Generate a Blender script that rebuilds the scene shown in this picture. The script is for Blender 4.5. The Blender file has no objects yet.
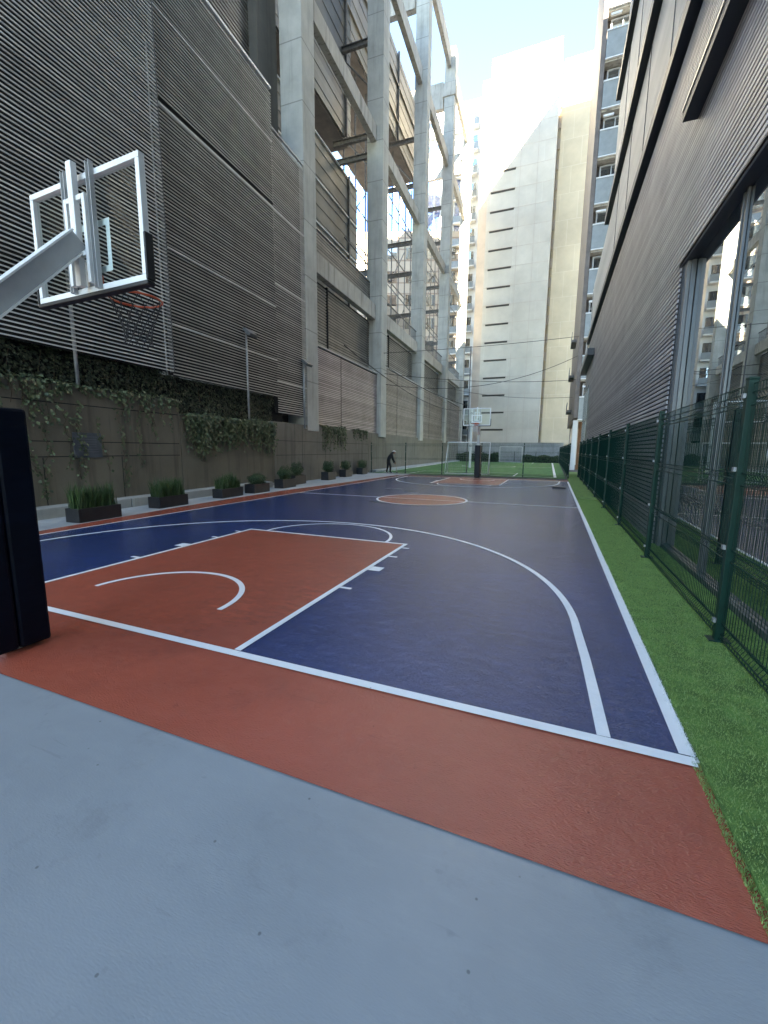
import bpy, bmesh, math, random
from mathutils import Vector, Matrix
random.seed(7)
scene = bpy.context.scene
COL = scene.collection
R = math.radians

# ------------------------------------------------------------------ materials
def new_mat(name):
    m = bpy.data.materials.new(name); m.use_nodes = True
    nt = m.node_tree
    return m, nt, nt.nodes['Principled BSDF'], nt.nodes['Material Output']

def nd(nt, kind, **kw):
    n = nt.nodes.new(kind)
    for k, v in kw.items():
        if k in n.inputs.keys(): n.inputs[k].default_value = v
        else: setattr(n, k, v)
    return n

def c4(c): return (c[0], c[1], c[2], 1.0)

def mat(name, base, rough=0.6, var=0.15, scale=3.0, metal=0.0, bump=0.0, bscale=40.0, spec=0.5,
        stretch=(1, 1, 1), tint=None, detail=6.0, rvar=0.0, coat=0.0):
    """painted / plain surface with uneven colour, uneven gloss and a fine relief"""
    m, nt, p, out = new_mat(name)
    tc = nd(nt, 'ShaderNodeTexCoord')
    mp = nd(nt, 'ShaderNodeMapping'); mp.inputs['Scale'].default_value = stretch
    nt.links.new(tc.outputs['Object'], mp.inputs['Vector'])
    n = nd(nt, 'ShaderNodeTexNoise', Scale=scale, Detail=detail, Roughness=0.62)
    nt.links.new(mp.outputs[0], n.inputs['Vector'])
    mix = nd(nt, 'ShaderNodeMix', data_type='RGBA')
    t = tint if tint else tuple(min(1, x * (1 + var * 1.6)) for x in base)
    d = tuple(x * (1 - var * 1.6) for x in base)
    mix.inputs['A'].default_value = c4(d); mix.inputs['B'].default_value = c4(t)
    rmp = nd(nt, 'ShaderNodeMapRange'); rmp.inputs['From Min'].default_value = 0.3; rmp.inputs['From Max'].default_value = 0.7
    nt.links.new(n.outputs['Fac'], rmp.inputs['Value'])
    nt.links.new(rmp.outputs[0], mix.inputs['Factor'])
    nt.links.new(mix.outputs['Result'], p.inputs['Base Color'])
    p.inputs['Roughness'].default_value = rough
    p.inputs['Metallic'].default_value = metal
    p.inputs['Specular IOR Level'].default_value = spec
    p.inputs['Coat Weight'].default_value = coat
    if rvar:
        n3 = nd(nt, 'ShaderNodeTexNoise', Scale=scale * 2.3, Detail=5.0)
        nt.links.new(mp.outputs[0], n3.inputs['Vector'])
        r2 = nd(nt, 'ShaderNodeMapRange'); r2.inputs['From Min'].default_value = 0.3; r2.inputs['From Max'].default_value = 0.7
        r2.inputs['To Min'].default_value = rough - rvar; r2.inputs['To Max'].default_value = rough + rvar
        nt.links.new(n3.outputs['Fac'], r2.inputs['Value']); nt.links.new(r2.outputs[0], p.inputs['Roughness'])
    if bump:
        n2 = nd(nt, 'ShaderNodeTexNoise', Scale=bscale, Detail=4.0)
        nt.links.new(mp.outputs[0], n2.inputs['Vector'])
        b = nd(nt, 'ShaderNodeBump', Strength=1.0, Distance=bump)
        nt.links.new(n2.outputs['Fac'], b.inputs['Height']); nt.links.new(b.outputs[0], p.inputs['Normal'])
    return m

def slat_mat(name, a, b, rough=.45):
    """each blade of a louvre has its own tone, with dust along its length"""
    m, nt, p, out = new_mat(name)
    g = nd(nt, 'ShaderNodeNewGeometry'); tc = nd(nt, 'ShaderNodeTexCoord')
    n = nd(nt, 'ShaderNodeTexNoise', Scale=.9, Detail=6.0, Roughness=.65); nt.links.new(tc.outputs['Object'], n.inputs['Vector'])
    ad = nd(nt, 'ShaderNodeMath', operation='MULTIPLY_ADD'); ad.inputs[1].default_value = .5; nt.links.new(g.outputs['Random Per Island'], ad.inputs[0])
    nt.links.new(n.outputs['Fac'], ad.inputs[2])
    rm = nd(nt, 'ShaderNodeMapRange'); rm.inputs['From Min'].default_value = .35; rm.inputs['From Max'].default_value = 1.15; nt.links.new(ad.outputs[0], rm.inputs['Value'])
    mx = nd(nt, 'ShaderNodeMix', data_type='RGBA'); mx.inputs['A'].default_value = c4(a); mx.inputs['B'].default_value = c4(b)
    nt.links.new(rm.outputs[0], mx.inputs['Factor']); nt.links.new(mx.outputs['Result'], p.inputs['Base Color']); p.inputs['Roughness'].default_value = rough
    return m

def floor_paint(name, base, rough, var, bump=0.0034, streak=0.0, pale=None, wear=0.35, spec=.5, stain=.5):
    """rolled acrylic sports coating: roller relief, cloudy wear, dusty scuffs, uneven gloss"""
    m, nt, p, out = new_mat(name)
    L = nt.links.new
    tc = nd(nt, 'ShaderNodeTexCoord')
    big = nd(nt, 'ShaderNodeTexNoise', Scale=0.55, Detail=5.0, Roughness=0.6); L(tc.outputs['Object'], big.inputs['Vector'])
    mp = nd(nt, 'ShaderNodeMapping'); mp.inputs['Scale'].default_value = (1.6, 5.0, 1); mp.inputs['Rotation'].default_value = (0, 0, 0.5)
    L(tc.outputs['Object'], mp.inputs['Vector'])
    mid = nd(nt, 'ShaderNodeTexNoise', Scale=2.2, Detail=8.0, Roughness=0.7); L(mp.outputs[0], mid.inputs['Vector'])
    mix1 = nd(nt, 'ShaderNodeMix', data_type='RGBA')
    mix1.inputs['A'].default_value = c4([x * (1 - var) for x in base]); mix1.inputs['B'].default_value = c4([min(1, x * (1 + var)) for x in base])
    rm = nd(nt, 'ShaderNodeMapRange'); rm.inputs['From Min'].default_value = .3; rm.inputs['From Max'].default_value = .7
    L(big.outputs['Fac'], rm.inputs['Value']); L(rm.outputs[0], mix1.inputs['Factor'])
    mix2 = nd(nt, 'ShaderNodeMix', data_type='RGBA')
    pl = pale or [min(1, x * 1.5 + .03) for x in base]
    mix2.inputs['B'].default_value = c4(pl)
    rm2 = nd(nt, 'ShaderNodeMapRange'); rm2.inputs['From Min'].default_value = .48; rm2.inputs['From Max'].default_value = .78
    rm2.inputs['To Max'].default_value = wear
    L(mid.outputs['Fac'], rm2.inputs['Value']); L(rm2.outputs[0], mix2.inputs['Factor']); L(mix1.outputs['Result'], mix2.inputs['A'])
    # small dark scuffs
    sc = nd(nt, 'ShaderNodeTexNoise', Scale=11.0, Detail=2.0); L(tc.outputs['Object'], sc.inputs['Vector'])
    rm3 = nd(nt, 'ShaderNodeMapRange'); rm3.inputs['From Min'].default_value = .70; rm3.inputs['From Max'].default_value = .8; rm3.inputs['To Max'].default_value = .35
    L(sc.outputs['Fac'], rm3.inputs['Value'])
    mix3 = nd(nt, 'ShaderNodeMix', data_type='RGBA'); mix3.inputs['B'].default_value = c4([x * .45 for x in base])
    L(rm3.outputs[0], mix3.inputs['Factor']); L(mix2.outputs['Result'], mix3.inputs['A'])
    mp4 = nd(nt, 'ShaderNodeMapping'); mp4.inputs['Scale'].default_value = (1.0, 14.0, 1); mp4.inputs['Rotation'].default_value = (0, 0, 1.15); L(tc.outputs['Object'], mp4.inputs['Vector'])
    scr = nd(nt, 'ShaderNodeTexNoise', Scale=2.6, Detail=3.0, Distortion=.6); L(mp4.outputs[0], scr.inputs['Vector'])
    rm4 = nd(nt, 'ShaderNodeMapRange'); rm4.inputs['From Min'].default_value = .69; rm4.inputs['From Max'].default_value = .76; rm4.inputs['To Max'].default_value = .3
    L(scr.outputs['Fac'], rm4.inputs['Value'])
    mix4 = nd(nt, 'ShaderNodeMix', data_type='RGBA'); mix4.inputs['B'].default_value = c4([x * .6 for x in base])
    L(rm4.outputs[0], mix4.inputs['Factor']); L(mix3.outputs['Result'], mix4.inputs['A'])
    st = nd(nt, 'ShaderNodeTexNoise', Scale=1.3, Detail=9.0, Roughness=.75); L(tc.outputs['Object'], st.inputs['Vector'])
    rm5 = nd(nt, 'ShaderNodeMapRange'); rm5.inputs['From Min'].default_value = .56; rm5.inputs['From Max'].default_value = .74; rm5.inputs['To Max'].default_value = stain; p.inputs['Specular IOR Level'].default_value = spec
    L(st.outputs['Fac'], rm5.inputs['Value'])
    mix5 = nd(nt, 'ShaderNodeMix', data_type='RGBA'); mix5.inputs['B'].default_value = c4([x * .62 + .012 for x in base])
    L(rm5.outputs[0], mix5.inputs['Factor']); L(mix4.outputs['Result'], mix5.inputs['A'])
    dot = nd(nt, 'ShaderNodeTexVoronoi', Scale=6.0); L(tc.outputs['Object'], dot.inputs['Vector'])
    rm6 = nd(nt, 'ShaderNodeMapRange'); rm6.inputs['From Min'].default_value = .045; rm6.inputs['From Max'].default_value = .025; rm6.inputs['To Min'].default_value = 0; rm6.inputs['To Max'].default_value = .7
    L(dot.outputs['Distance'], rm6.inputs['Value'])
    mix6 = nd(nt, 'ShaderNodeMix', data_type='RGBA'); mix6.inputs['B'].default_value = c4([x * .3 for x in base])
    L(rm6.outputs[0], mix6.inputs['Factor']); L(mix5.outputs['Result'], mix6.inputs['A'])
    L(mix6.outputs['Result'], p.inputs['Base Color'])
    rr = nd(nt, 'ShaderNodeMapRange'); rr.inputs['From Min'].default_value = .3; rr.inputs['From Max'].default_value = .7
    rr.inputs['To Min'].default_value = rough - .03; rr.inputs['To Max'].default_value = rough + .05
    L(mid.outputs['Fac'], rr.inputs['Value']); L(rr.outputs[0], p.inputs['Roughness'])
    b1 = nd(nt, 'ShaderNodeTexNoise', Scale=34.0, Detail=3.0, Roughness=.5); L(mp.outputs[0], b1.inputs['Vector'])
    b2 = nd(nt, 'ShaderNodeTexNoise', Scale=8.0, Detail=3.0); L(tc.outputs['Object'], b2.inputs['Vector'])
    bm1 = nd(nt, 'ShaderNodeBump', Strength=1.0, Distance=bump); L(b1.outputs['Fac'], bm1.inputs['Height'])
    bm2 = nd(nt, 'ShaderNodeBump', Strength=1.0, Distance=bump * 1.4); L(b2.outputs['Fac'], bm2.inputs['Height']); L(bm1.outputs[0], bm2.inputs['Normal'])
    L(bm2.outputs[0], p.inputs['Normal'])
    return m

def concrete(name, base, stain=0.5, rough=0.85, panel=None, streak=(2.2, 2.2, .16)):
    """cast concrete: cloudy tone, dark vertical water stains, optional pour joints"""
    m, nt, p, out = new_mat(name)
    L = nt.links.new
    tc = nd(nt, 'ShaderNodeTexCoord')
    a = nd(nt, 'ShaderNodeTexNoise', Scale=0.7, Detail=8.0, Roughness=.65); L(tc.outputs['Object'], a.inputs['Vector'])
    mp = nd(nt, 'ShaderNodeMapping'); mp.inputs['Scale'].default_value = streak; L(tc.outputs['Object'], mp.inputs['Vector'])
    s = nd(nt, 'ShaderNodeTexNoise', Scale=1.6, Detail=6.0, Roughness=.6); L(mp.outputs[0], s.inputs['Vector'])
    mix = nd(nt, 'ShaderNodeMix', data_type='RGBA')
    mix.inputs['A'].default_value = c4([x * .78 for x in base]); mix.inputs['B'].default_value = c4([min(1, x * 1.18) for x in base])
    r0 = nd(nt, 'ShaderNodeMapRange'); r0.inputs['From Min'].default_value = .3; r0.inputs['From Max'].default_value = .7
    L(a.outputs['Fac'], r0.inputs['Value']); L(r0.outputs[0], mix.inputs['Factor'])
    mx2 = nd(nt, 'ShaderNodeMix', data_type='RGBA'); mx2.inputs['B'].default_value = c4([x * .34 for x in base])
    r1 = nd(nt, 'ShaderNodeMapRange'); r1.inputs['From Min'].default_value = .52; r1.inputs['From Max'].default_value = .75; r1.inputs['To Max'].default_value = stain
    L(s.outputs['Fac'], r1.inputs['Value']); L(r1.outputs[0], mx2.inputs['Factor']); L(mix.outputs['Result'], mx2.inputs['A'])
    last = mx2
    if panel:
        mp3 = nd(nt, 'ShaderNodeMapping'); L(tc.outputs['Object'], mp3.inputs['Vector'])
        sep = nd(nt, 'ShaderNodeSeparateXYZ'); L(mp3.outputs[0], sep.inputs[0])
        div = nd(nt, 'ShaderNodeMath', operation='DIVIDE'); div.inputs[1].default_value = panel; L(sep.outputs['Z'], div.inputs[0])
        fr = nd(nt, 'ShaderNodeMath', operation='FRACT'); L(div.outputs[0], fr.inputs[0])
        lt = nd(nt, 'ShaderNodeMath', operation='LESS_THAN'); lt.inputs[1].default_value = .022; L(fr.outputs[0], lt.inputs[0])
        ml = nd(nt, 'ShaderNodeMath', operation='MULTIPLY'); ml.inputs[1].default_value = .6; L(lt.outputs[0], ml.inputs[0])
        mx3 = nd(nt, 'ShaderNodeMix', data_type='RGBA'); mx3.inputs['B'].default_value = c4([x * .35 for x in base])
        L(ml.outputs[0], mx3.inputs['Factor']); L(last.outputs['Result'], mx3.inputs['A']); last = mx3
    L(last.outputs['Result'], p.inputs['Base Color'])
    p.inputs['Roughness'].default_value = rough
    bn = nd(nt, 'ShaderNodeTexNoise', Scale=26.0, Detail=5.0); L(tc.outputs['Object'], bn.inputs['Vector'])
    b = nd(nt, 'ShaderNodeBump', Strength=.6, Distance=.006); L(bn.outputs['Fac'], b.inputs['Height']); L(b.outputs[0], p.inputs['Normal'])
    return m

def glass_mirror(name, tint=(.02, .025, .03), refl=.5, rough=.01, wav=0.0):
    """coated facade glass: dark body under a partly mirroring film"""
    m, nt, p, out = new_mat(name)
    p.inputs['Base Color'].default_value = c4(tint); p.inputs['Roughness'].default_value = rough
    g = nd(nt, 'ShaderNodeBsdfGlossy', Roughness=rough); g.inputs['Color'].default_value = (.86, .9, .9, 1)
    mx = nd(nt, 'ShaderNodeMixShader'); mx.inputs[0].default_value = refl
    nt.links.new(p.outputs[0], mx.inputs[1]); nt.links.new(g.outputs[0], mx.inputs[2]); nt.links.new(mx.outputs[0], out.inputs['Surface'])
    if wav:
        tc = nd(nt, 'ShaderNodeTexCoord'); n = nd(nt, 'ShaderNodeTexNoise', Scale=.8, Detail=1.0); nt.links.new(tc.outputs['Object'], n.inputs['Vector'])
        b = nd(nt, 'ShaderNodeBump', Strength=1.0, Distance=wav); nt.links.new(n.outputs['Fac'], b.inputs['Height'])
        nt.links.new(b.outputs[0], g.inputs['Normal'])
    return m

def clear_glass(name):
    m, nt, p, out = new_mat(name)
    t = nd(nt, 'ShaderNodeBsdfTransparent'); t.inputs['Color'].default_value = (.93, .96, .95, 1)
    g = nd(nt, 'ShaderNodeBsdfGlossy', Roughness=.02)
    mx = nd(nt, 'ShaderNodeMixShader'); mx.inputs[0].default_value = .008
    nt.links.new(t.outputs[0], mx.inputs[1]); nt.links.new(g.outputs[0], mx.inputs[2])
    nt.links.new(mx.outputs[0], out.inputs['Surface'])
    return m

def leaf_mat(name, a, b, scale=9.0, rough=.5):
    m, nt, p, out = new_mat(name)
    g = nd(nt, 'ShaderNodeNewGeometry')
    cr = nd(nt, 'ShaderNodeMix', data_type='RGBA'); cr.inputs['A'].default_value = c4(a); cr.inputs['B'].default_value = c4(b)
    nt.links.new(g.outputs['Random Per Island'], cr.inputs['Factor'])
    nt.links.new(cr.outputs['Result'], p.inputs['Base Color']); p.inputs['Roughness'].default_value = rough
    return m

def bricky(name, a, b, mortar, bw, bh, ms, rough=.85, bump=0.0, axis='xz'):
    m, nt, p, out = new_mat(name)
    L = nt.links.new
    tc = nd(nt, 'ShaderNodeTexCoord'); sp = nd(nt, 'ShaderNodeSeparateXYZ'); L(tc.outputs['Object'], sp.inputs[0])
    cb = nd(nt, 'ShaderNodeCombineXYZ')
    L(sp.outputs['X' if axis == 'xz' else 'Y'], cb.inputs['X']); L(sp.outputs['Z'], cb.inputs['Y'])
    t = nd(nt, 'ShaderNodeTexBrick', Scale=1.0); t.inputs['Color1'].default_value = c4(a); t.inputs['Color2'].default_value = c4(b)
    t.inputs['Mortar'].default_value = c4(mortar); t.inputs['Brick Width'].default_value = bw; t.inputs['Row Height'].default_value = bh
    t.inputs['Mortar Size'].default_value = ms; L(cb.outputs[0], t.inputs['Vector'])
    n = nd(nt, 'ShaderNodeTexNoise', Scale=.35, Detail=7.0, Roughness=.65); L(tc.outputs['Object'], n.inputs['Vector'])
    mx = nd(nt, 'ShaderNodeMix', data_type='RGBA', blend_type='MULTIPLY'); mx.inputs['Factor'].default_value = .55
    rm = nd(nt, 'ShaderNodeMapRange'); rm.inputs['From Min'].default_value = .3; rm.inputs['From Max'].default_value = .7
    rm.inputs['To Min'].default_value = .62; rm.inputs['To Max'].default_value = 1.0
    L(n.outputs['Fac'], rm.inputs['Value'])
    cbr = nd(nt, 'ShaderNodeCombineColor')
    for k in ('Red', 'Green', 'Blue'): L(rm.outputs[0], cbr.inputs[k])
    L(t.outputs['Color'], mx.inputs['A']); L(cbr.outputs[0], mx.inputs['B']); L(mx.outputs['Result'], p.inputs['Base Color'])
    p.inputs['Roughness'].default_value = rough
    return m

M = {}
M['blue'] = floor_paint('court_blue_paint', (.016, .038, .135), .13, .22, bump=.006, pale=(.06, .09, .23), wear=.42, spec=.8)
M['red'] = floor_paint('court_red_paint', (.36, .080, .046), .22, .14, bump=.0055, pale=(.45, .15, .10), wear=.16, spec=.7)
M['grey_floor'] = floor_paint('grey_blue_paint', (.255, .28, .298), .40, .12, bump=.0009, pale=(.32, .345, .36), wear=.4, stain=.75)
M['line'] = floor_paint('line_paint', (.78, .79, .80), .45, .05, pale=(.6, .6, .6), wear=.25)
M['walk'] = concrete('walkway_concrete', (.36, .38, .39), stain=.25)
M['ledge'] = concrete('ledge_concrete', (.33, .33, .31), stain=.45)
M['asphalt'] = mat('asphalt', (.05, .05, .052), .9, .2, 2.0, bump=.004, bscale=60)
M['turf_base'] = mat('turf_backing', (.10, .19, .04), .95, .25, 6.0, bump=.01, bscale=150)
M['field'] = mat('field_turf', (.06, .17, .045), .9, .3, 1.2, bump=.01, bscale=120)
M['blade'] = leaf_mat('turf_blade', (.15, .235, .045), (.26, .37, .11), rough=.55)
M['blade_white'] = leaf_mat('white_turf_blade', (.6, .62, .58), (.78, .8, .76), rough=.6)
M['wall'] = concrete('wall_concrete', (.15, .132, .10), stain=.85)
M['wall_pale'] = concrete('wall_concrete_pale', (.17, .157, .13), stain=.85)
M['column'] = concrete('column_concrete', (.42, .42, .39), stain=.42, panel=2.45)
M['beam'] = concrete('beam_concrete', (.42, .40, .36), stain=1.0, streak=(2.0, 3.2, .2))
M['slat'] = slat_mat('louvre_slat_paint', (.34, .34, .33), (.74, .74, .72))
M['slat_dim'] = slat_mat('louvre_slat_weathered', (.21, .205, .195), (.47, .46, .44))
M['slat_mauve'] = slat_mat('louvre_slat_mauve', (.22, .18, .18), (.48, .41, .41))
M['slat_dark'] = slat_mat('louvre_slat_dark', (.08, .075, .065), (.21, .20, .175))
M['slat_brown'] = slat_mat('louvre_slat_brown', (.20, .165, .125), (.40, .345, .275))
M['slat_right'] = slat_mat('right_louvre_slat', (.15, .143, .15), (.37, .355, .37))
M['slat_infill'] = slat_mat('infill_louvre_slat', (.14, .12, .105), (.33, .29, .26))
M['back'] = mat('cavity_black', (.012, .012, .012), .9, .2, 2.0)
M['dark_wall'] = concrete('dark_concrete', (.09, .085, .075), stain=.6)  # dark grey-brown concrete
M['seam'] = mat('seam_metal', (.34, .34, .33), .5, .1)
M['steel'] = mat('galvanised_steel', (.30, .31, .32), .45, .15, 8.0, metal=.5)
M['rust'] = mat('painted_strut', (.13, .12, .11), .6, .3, 5.0)
M['white_paint'] = mat('white_metal_paint', (.72, .73, .73), .4, .06, 3.0)
M['grey_paint'] = mat('grey_metal_paint', (.40, .41, .42), .42, .08, 3.0)
M['dgrey'] = mat('dark_grey_metal', (.09, .095, .10), .45, .15, 5.0)
M['black'] = mat('black_rubber', (.012, .012, .013), .6, .2, 6.0)
M['navy'] = mat('navy_vinyl', (.002, .0045, .012), .42, .2, 2.0, bump=.008, bscale=3.0, stretch=(1, 1, 4), spec=.14)
M['rim'] = mat('orange_rim_paint', (.50, .085, .03), .4, .1, 6.0)
M['net'] = mat('dark_net_cord', (.03, .03, .035), .8, .1)
M['net_white'] = mat('white_net_cord', (.6, .6, .6), .8, .1)
M['board'] = clear_glass('board_glass')
M['fence'] = mat('fence_green_coating', (.002, .024, .017), .45, .15, 5.0, spec=.25)
M['fence_dark'] = mat('fence_green_dark', (.004, .03, .022), .5, .15, 5.0, spec=.25)
M['planter'] = mat('planter_black', (.016, .016, .018), .5, .25, 4.0)
M['soil'] = mat('soil', (.03, .02, .014), .95, .3, 20.0)
M['grassy'] = leaf_mat('grass_plant_leaf', (.018, .05, .012), (.06, .11, .03))
M['bush'] = leaf_mat('bush_leaf', (.014, .038, .012), (.04, .085, .022))
M['ivy'] = leaf_mat('ivy_leaf', (.022, .042, .014), (.115, .145, .07))
M['ivy_dark'] = leaf_mat('dark_creeper_leaf', (.010, .018, .008), (.055, .07, .035))
M['stem'] = mat('woody_stem', (.07, .05, .032), .85, .2, 9.0)
M['sign'] = mat('slate_sign_plate', (.075, .085, .10), .4, .15, 4.0)
M['sign_text'] = mat('sign_lettering', (.13, .14, .16), .5, .1)
M['frame_alu'] = mat('window_aluminium', (.10, .104, .108), .35, .08, 3.0, metal=.3)
M['jamb'] = mat('jamb_panel', (.14, .145, .15), .4, .08, 3.0)
M['soffit'] = mat('soffit_dark', (.028, .03, .036), .5, .15, 2.0)
M['upper'] = mat('upper_cladding', (.42, .395, .36), .6, .12, .6, stretch=(1, .1, 2.5))
M['glass'] = glass_mirror('coated_window_glass', refl=.56, wav=.0)
M['glass_far'] = glass_mirror('far_window_glass', (.03, .04, .05), .4)
M['glass_blue'] = glass_mirror('blue_curtain_glass', (.03, .10, .36), .35)
M['frosted'] = mat('frosted_balustrade', (.27, .295, .30), .22, .08, 1.5, spec=.7)
M['tower'] = bricky('tower_render_a', (.68, .63, .54), (.65, .60, .51), (.72, .68, .60), 6.0, 2.2, .02)
M['tower_warm_lit'] = bricky('tower_render_warm_bounce', (.66, .56, .40), (.62, .52, .37), (.72, .63, .48), 2.0, 2.9, .025)  # yellow bounce light on the tower's right part put into its colour
M['tower_pink'] = mat('tower_edge_render', (.55, .47, .40), .85, .08, .6)
M['slot'] = mat('slot_dark', (.06, .057, .05), .7, .1)
M['white_wall'] = mat('white_render', (.68, .68, .66), .8, .06, .8)
M['brown_wall'] = mat('brown_cladding', (.155, .13, .115), .6, .2, 1.0)
M['cream'] = bricky('cream_facade', (.62, .53, .42), (.55, .46, .37), (.40, .31, .25), 3.2, 1.6, .12, axis='xz')
M['cloth'] = mat('black_cloth', (.010, .010, .012), .85, .2, 8.0)
M['skin'] = mat('skin', (.30, .16, .11), .6, .1)
M['cap'] = mat('white_cap_cloth', (.75, .75, .74), .8, .05)
M['shoe'] = mat('grey_shoe', (.35, .35, .36), .7, .1)
M['wood'] = mat('broom_handle', (.30, .22, .14), .6, .15)
M['cable'] = mat('black_cable', (.02, .02, .022), .6, .1)
M['puddle'] = mat('damp_patch', (.005, .006, .012), .3, .2, 3.0)
M['lens'] = mat('lamp_lens', (.55, .57, .58), .25, .05)
M['interior'] = mat('entrance_interior', (.16, .075, .03), .6, .2)

# ------------------------------------------------------------------ geometry
class MB:
    def __init__(self): self.v = []; self.f = []; self.T = None
    def add(self, vs, fs):
        o = len(self.v)
        if self.T is not None: vs = [tuple(self.T @ Vector(p)) for p in vs]
        self.v += [tuple(p) for p in vs]; self.f += [tuple(i + o for i in f) for f in fs]
        return self
    def box(self, x0, x1, y0, y1, z0, z1):
        vs = [(x0, y0, z0), (x1, y0, z0), (x1, y1, z0), (x0, y1, z0), (x0, y0, z1), (x1, y0, z1), (x1, y1, z1), (x0, y1, z1)]
        return self.add(vs, [(0, 3, 2, 1), (4, 5, 6, 7), (0, 1, 5, 4), (1, 2, 6, 5), (2, 3, 7, 6), (3, 0, 4, 7)])
    def quad(self, a, b, c, d): return self.add([a, b, c, d], [(0, 1, 2, 3)])
    def poly(self, pts): return self.add(pts, [tuple(range(len(pts)))])
    def tube(self, pts, r, n=8, closed=False, cap=True):
        pts = [Vector(p) for p in pts]; k = len(pts); vs = []; fs = []
        rad = r if isinstance(r, (list, tuple)) else [r] * k
        for i, p in enumerate(pts):
            if closed: d = pts[(i + 1) % k] - pts[i - 1]
            else: d = pts[min(i + 1, k - 1)] - pts[max(i - 1, 0)]
            d.normalize()
            a = Vector((0, 0, 1)) if abs(d.z) < .9 else Vector((0, 1, 0))
            u = d.cross(a).normalized(); w = u.cross(d)
            for j in range(n):
                t = 2 * math.pi * (j + .5) / n
                vs.append(p + (u * math.cos(t) + w * math.sin(t)) * rad[i])
        for i in range(k if closed else k - 1):
            i2 = (i + 1) % k
            for j in range(n):
                j2 = (j + 1) % n
                fs.append((i * n + j, i * n + j2, i2 * n + j2, i2 * n + j))
        if cap and not closed:
            fs.append(tuple(range(n - 1, -1, -1))); fs.append(tuple((k - 1) * n + j for j in range(n)))
        return self.add(vs, fs)
    def bar(self, a, b, w, h, up=(0, 0, 1)):
        a = Vector(a); b = Vector(b); d = (b - a).normalized(); u = d.cross(Vector(up)).normalized(); q = u.cross(d)
        vs = []
        for p in (a, b):
            for sx, sz in ((-1, -1), (1, -1), (1, 1), (-1, 1)): vs.append(p + u * (sx * w / 2) + q * (sz * h / 2))
        return self.add(vs, [(0, 1, 2, 3), (7, 6, 5, 4), (0, 4, 5, 1), (1, 5, 6, 2), (2, 6, 7, 3), (3, 7, 4, 0)])
    def build(self, name, m, parent=None, bevel=0.0, smooth=False):
        me = bpy.data.meshes.new(name); me.from_pydata(self.v, [], self.f); me.materials.append(m); me.update()
        o = bpy.data.objects.new(name, me); COL.objects.link(o)
        bmx = bmesh.new(); bmx.from_mesh(me); bmesh.ops.recalc_face_normals(bmx, faces=bmx.faces); bmx.to_mesh(me); bmx.free()
        if smooth:
            for pl in me.polygons: pl.use_smooth = True
        if parent: o.parent = parent
        if bevel:
            b = o.modifiers.new('bevel', 'BEVEL'); b.width = bevel; b.segments = 2; b.limit_method = 'ANGLE'
        return o

def tag(o, label=None, cat=None, group=None, kind=None):
    if label: o['label'] = label
    if cat: o['category'] = cat
    if group: o['group'] = group
    if kind: o['kind'] = kind
    return o

def empty(name, loc=(0, 0, 0), rz=0.0, label=None, cat=None, group=None):
    o = bpy.data.objects.new(name, None); COL.objects.link(o)
    o.location = loc; o.rotation_euler = (0, 0, rz); o.empty_display_size = .2
    return tag(o, label, cat, group)

def structure(o): o['kind'] = 'structure'; return o

def copy_tree(o, parent=None):
    c = o.copy(); COL.objects.link(c)
    if parent: c.parent = parent
    for ch in list(o.children): copy_tree(ch, c)
    return c

# ------------------------------------------------------------------ camera
F_PX = 417.324
right = Vector((0.92720031, 0.37444438, 0.00953925)); up = Vector((-0.06444563, 0.13438925, 0.98883077)); fwd = Vector((-0.36898015, 0.91745896, -0.14873706))
cam = bpy.data.cameras.new('camera'); cam.sensor_fit = 'VERTICAL'; cam.sensor_height = 36.0; cam.sensor_width = 27.0
cam.lens = F_PX / 1024 * 36; cam.clip_start = .05; cam.clip_end = 2000
co = bpy.data.objects.new('camera', cam); COL.objects.link(co)
mw = Matrix.Identity(4)
for i in range(3):
    mw[i][0] = right[i]; mw[i][1] = up[i]; mw[i][2] = -fwd[i]
mw[0][3], mw[1][3], mw[2][3] = 3.90342, -2.446237, 1.619926
co.matrix_world = mw
scene.camera = co

# ------------------------------------------------------------------ light
sun_dir = Vector((-.42, .74, -.49)).normalized()          # the way the light travels
w = bpy.data.worlds.new('World'); scene.world = w; w.use_nodes = True
nt = w.node_tree; bg = nt.nodes['Background']
sky = nt.nodes.new('ShaderNodeTexSky'); sky.sky_type = 'NISHITA'; sky.sun_disc = False
to_sun = -sun_dir
sky.sun_elevation = math.asin(to_sun.z); sky.sun_rotation = math.atan2(to_sun.x, to_sun.y)
sky.altitude = 2300; sky.air_density = 1.0; sky.dust_density = .15; sky.ozone_density = 1.5
nt.links.new(sky.outputs[0], bg.inputs['Color']); bg.inputs['Strength'].default_value = .062
sl = bpy.data.lights.new('sun', 'SUN'); sl.energy = 5.0; sl.angle = R(.5); sl.color = (1.0, .94, .85)
so = bpy.data.objects.new('sun', sl); COL.objects.link(so); so.rotation_euler = sun_dir.to_track_quat('-Z', 'Y').to_euler()
scene.view_settings.view_transform = 'Standard'; scene.view_settings.look = 'None'
scene.view_settings.exposure = 4.2; scene.view_settings.gamma = 1.0; scene.view_settings.use_white_balance = True; scene.view_settings.white_balance_temperature = 7650; scene.view_settings.white_balance_tint = 4; scene.view_settings.use_curve_mapping = False
scene.cycles.max_bounces = 8; scene.cycles.diffuse_bounces = 4; scene.cycles.glossy_bounces = 4; scene.cycles.transparent_max_bounces = 16
scene.cycles.use_denoising = True; scene.cycles.denoiser = 'OPENIMAGEDENOISE'; scene.cycles.denoising_input_passes = 'RGB_ALBEDO_NORMAL'; scene.cycles.denoising_prefilter = 'ACCURATE'; scene.cycles.sample_clamp_indirect = 8.0

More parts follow.
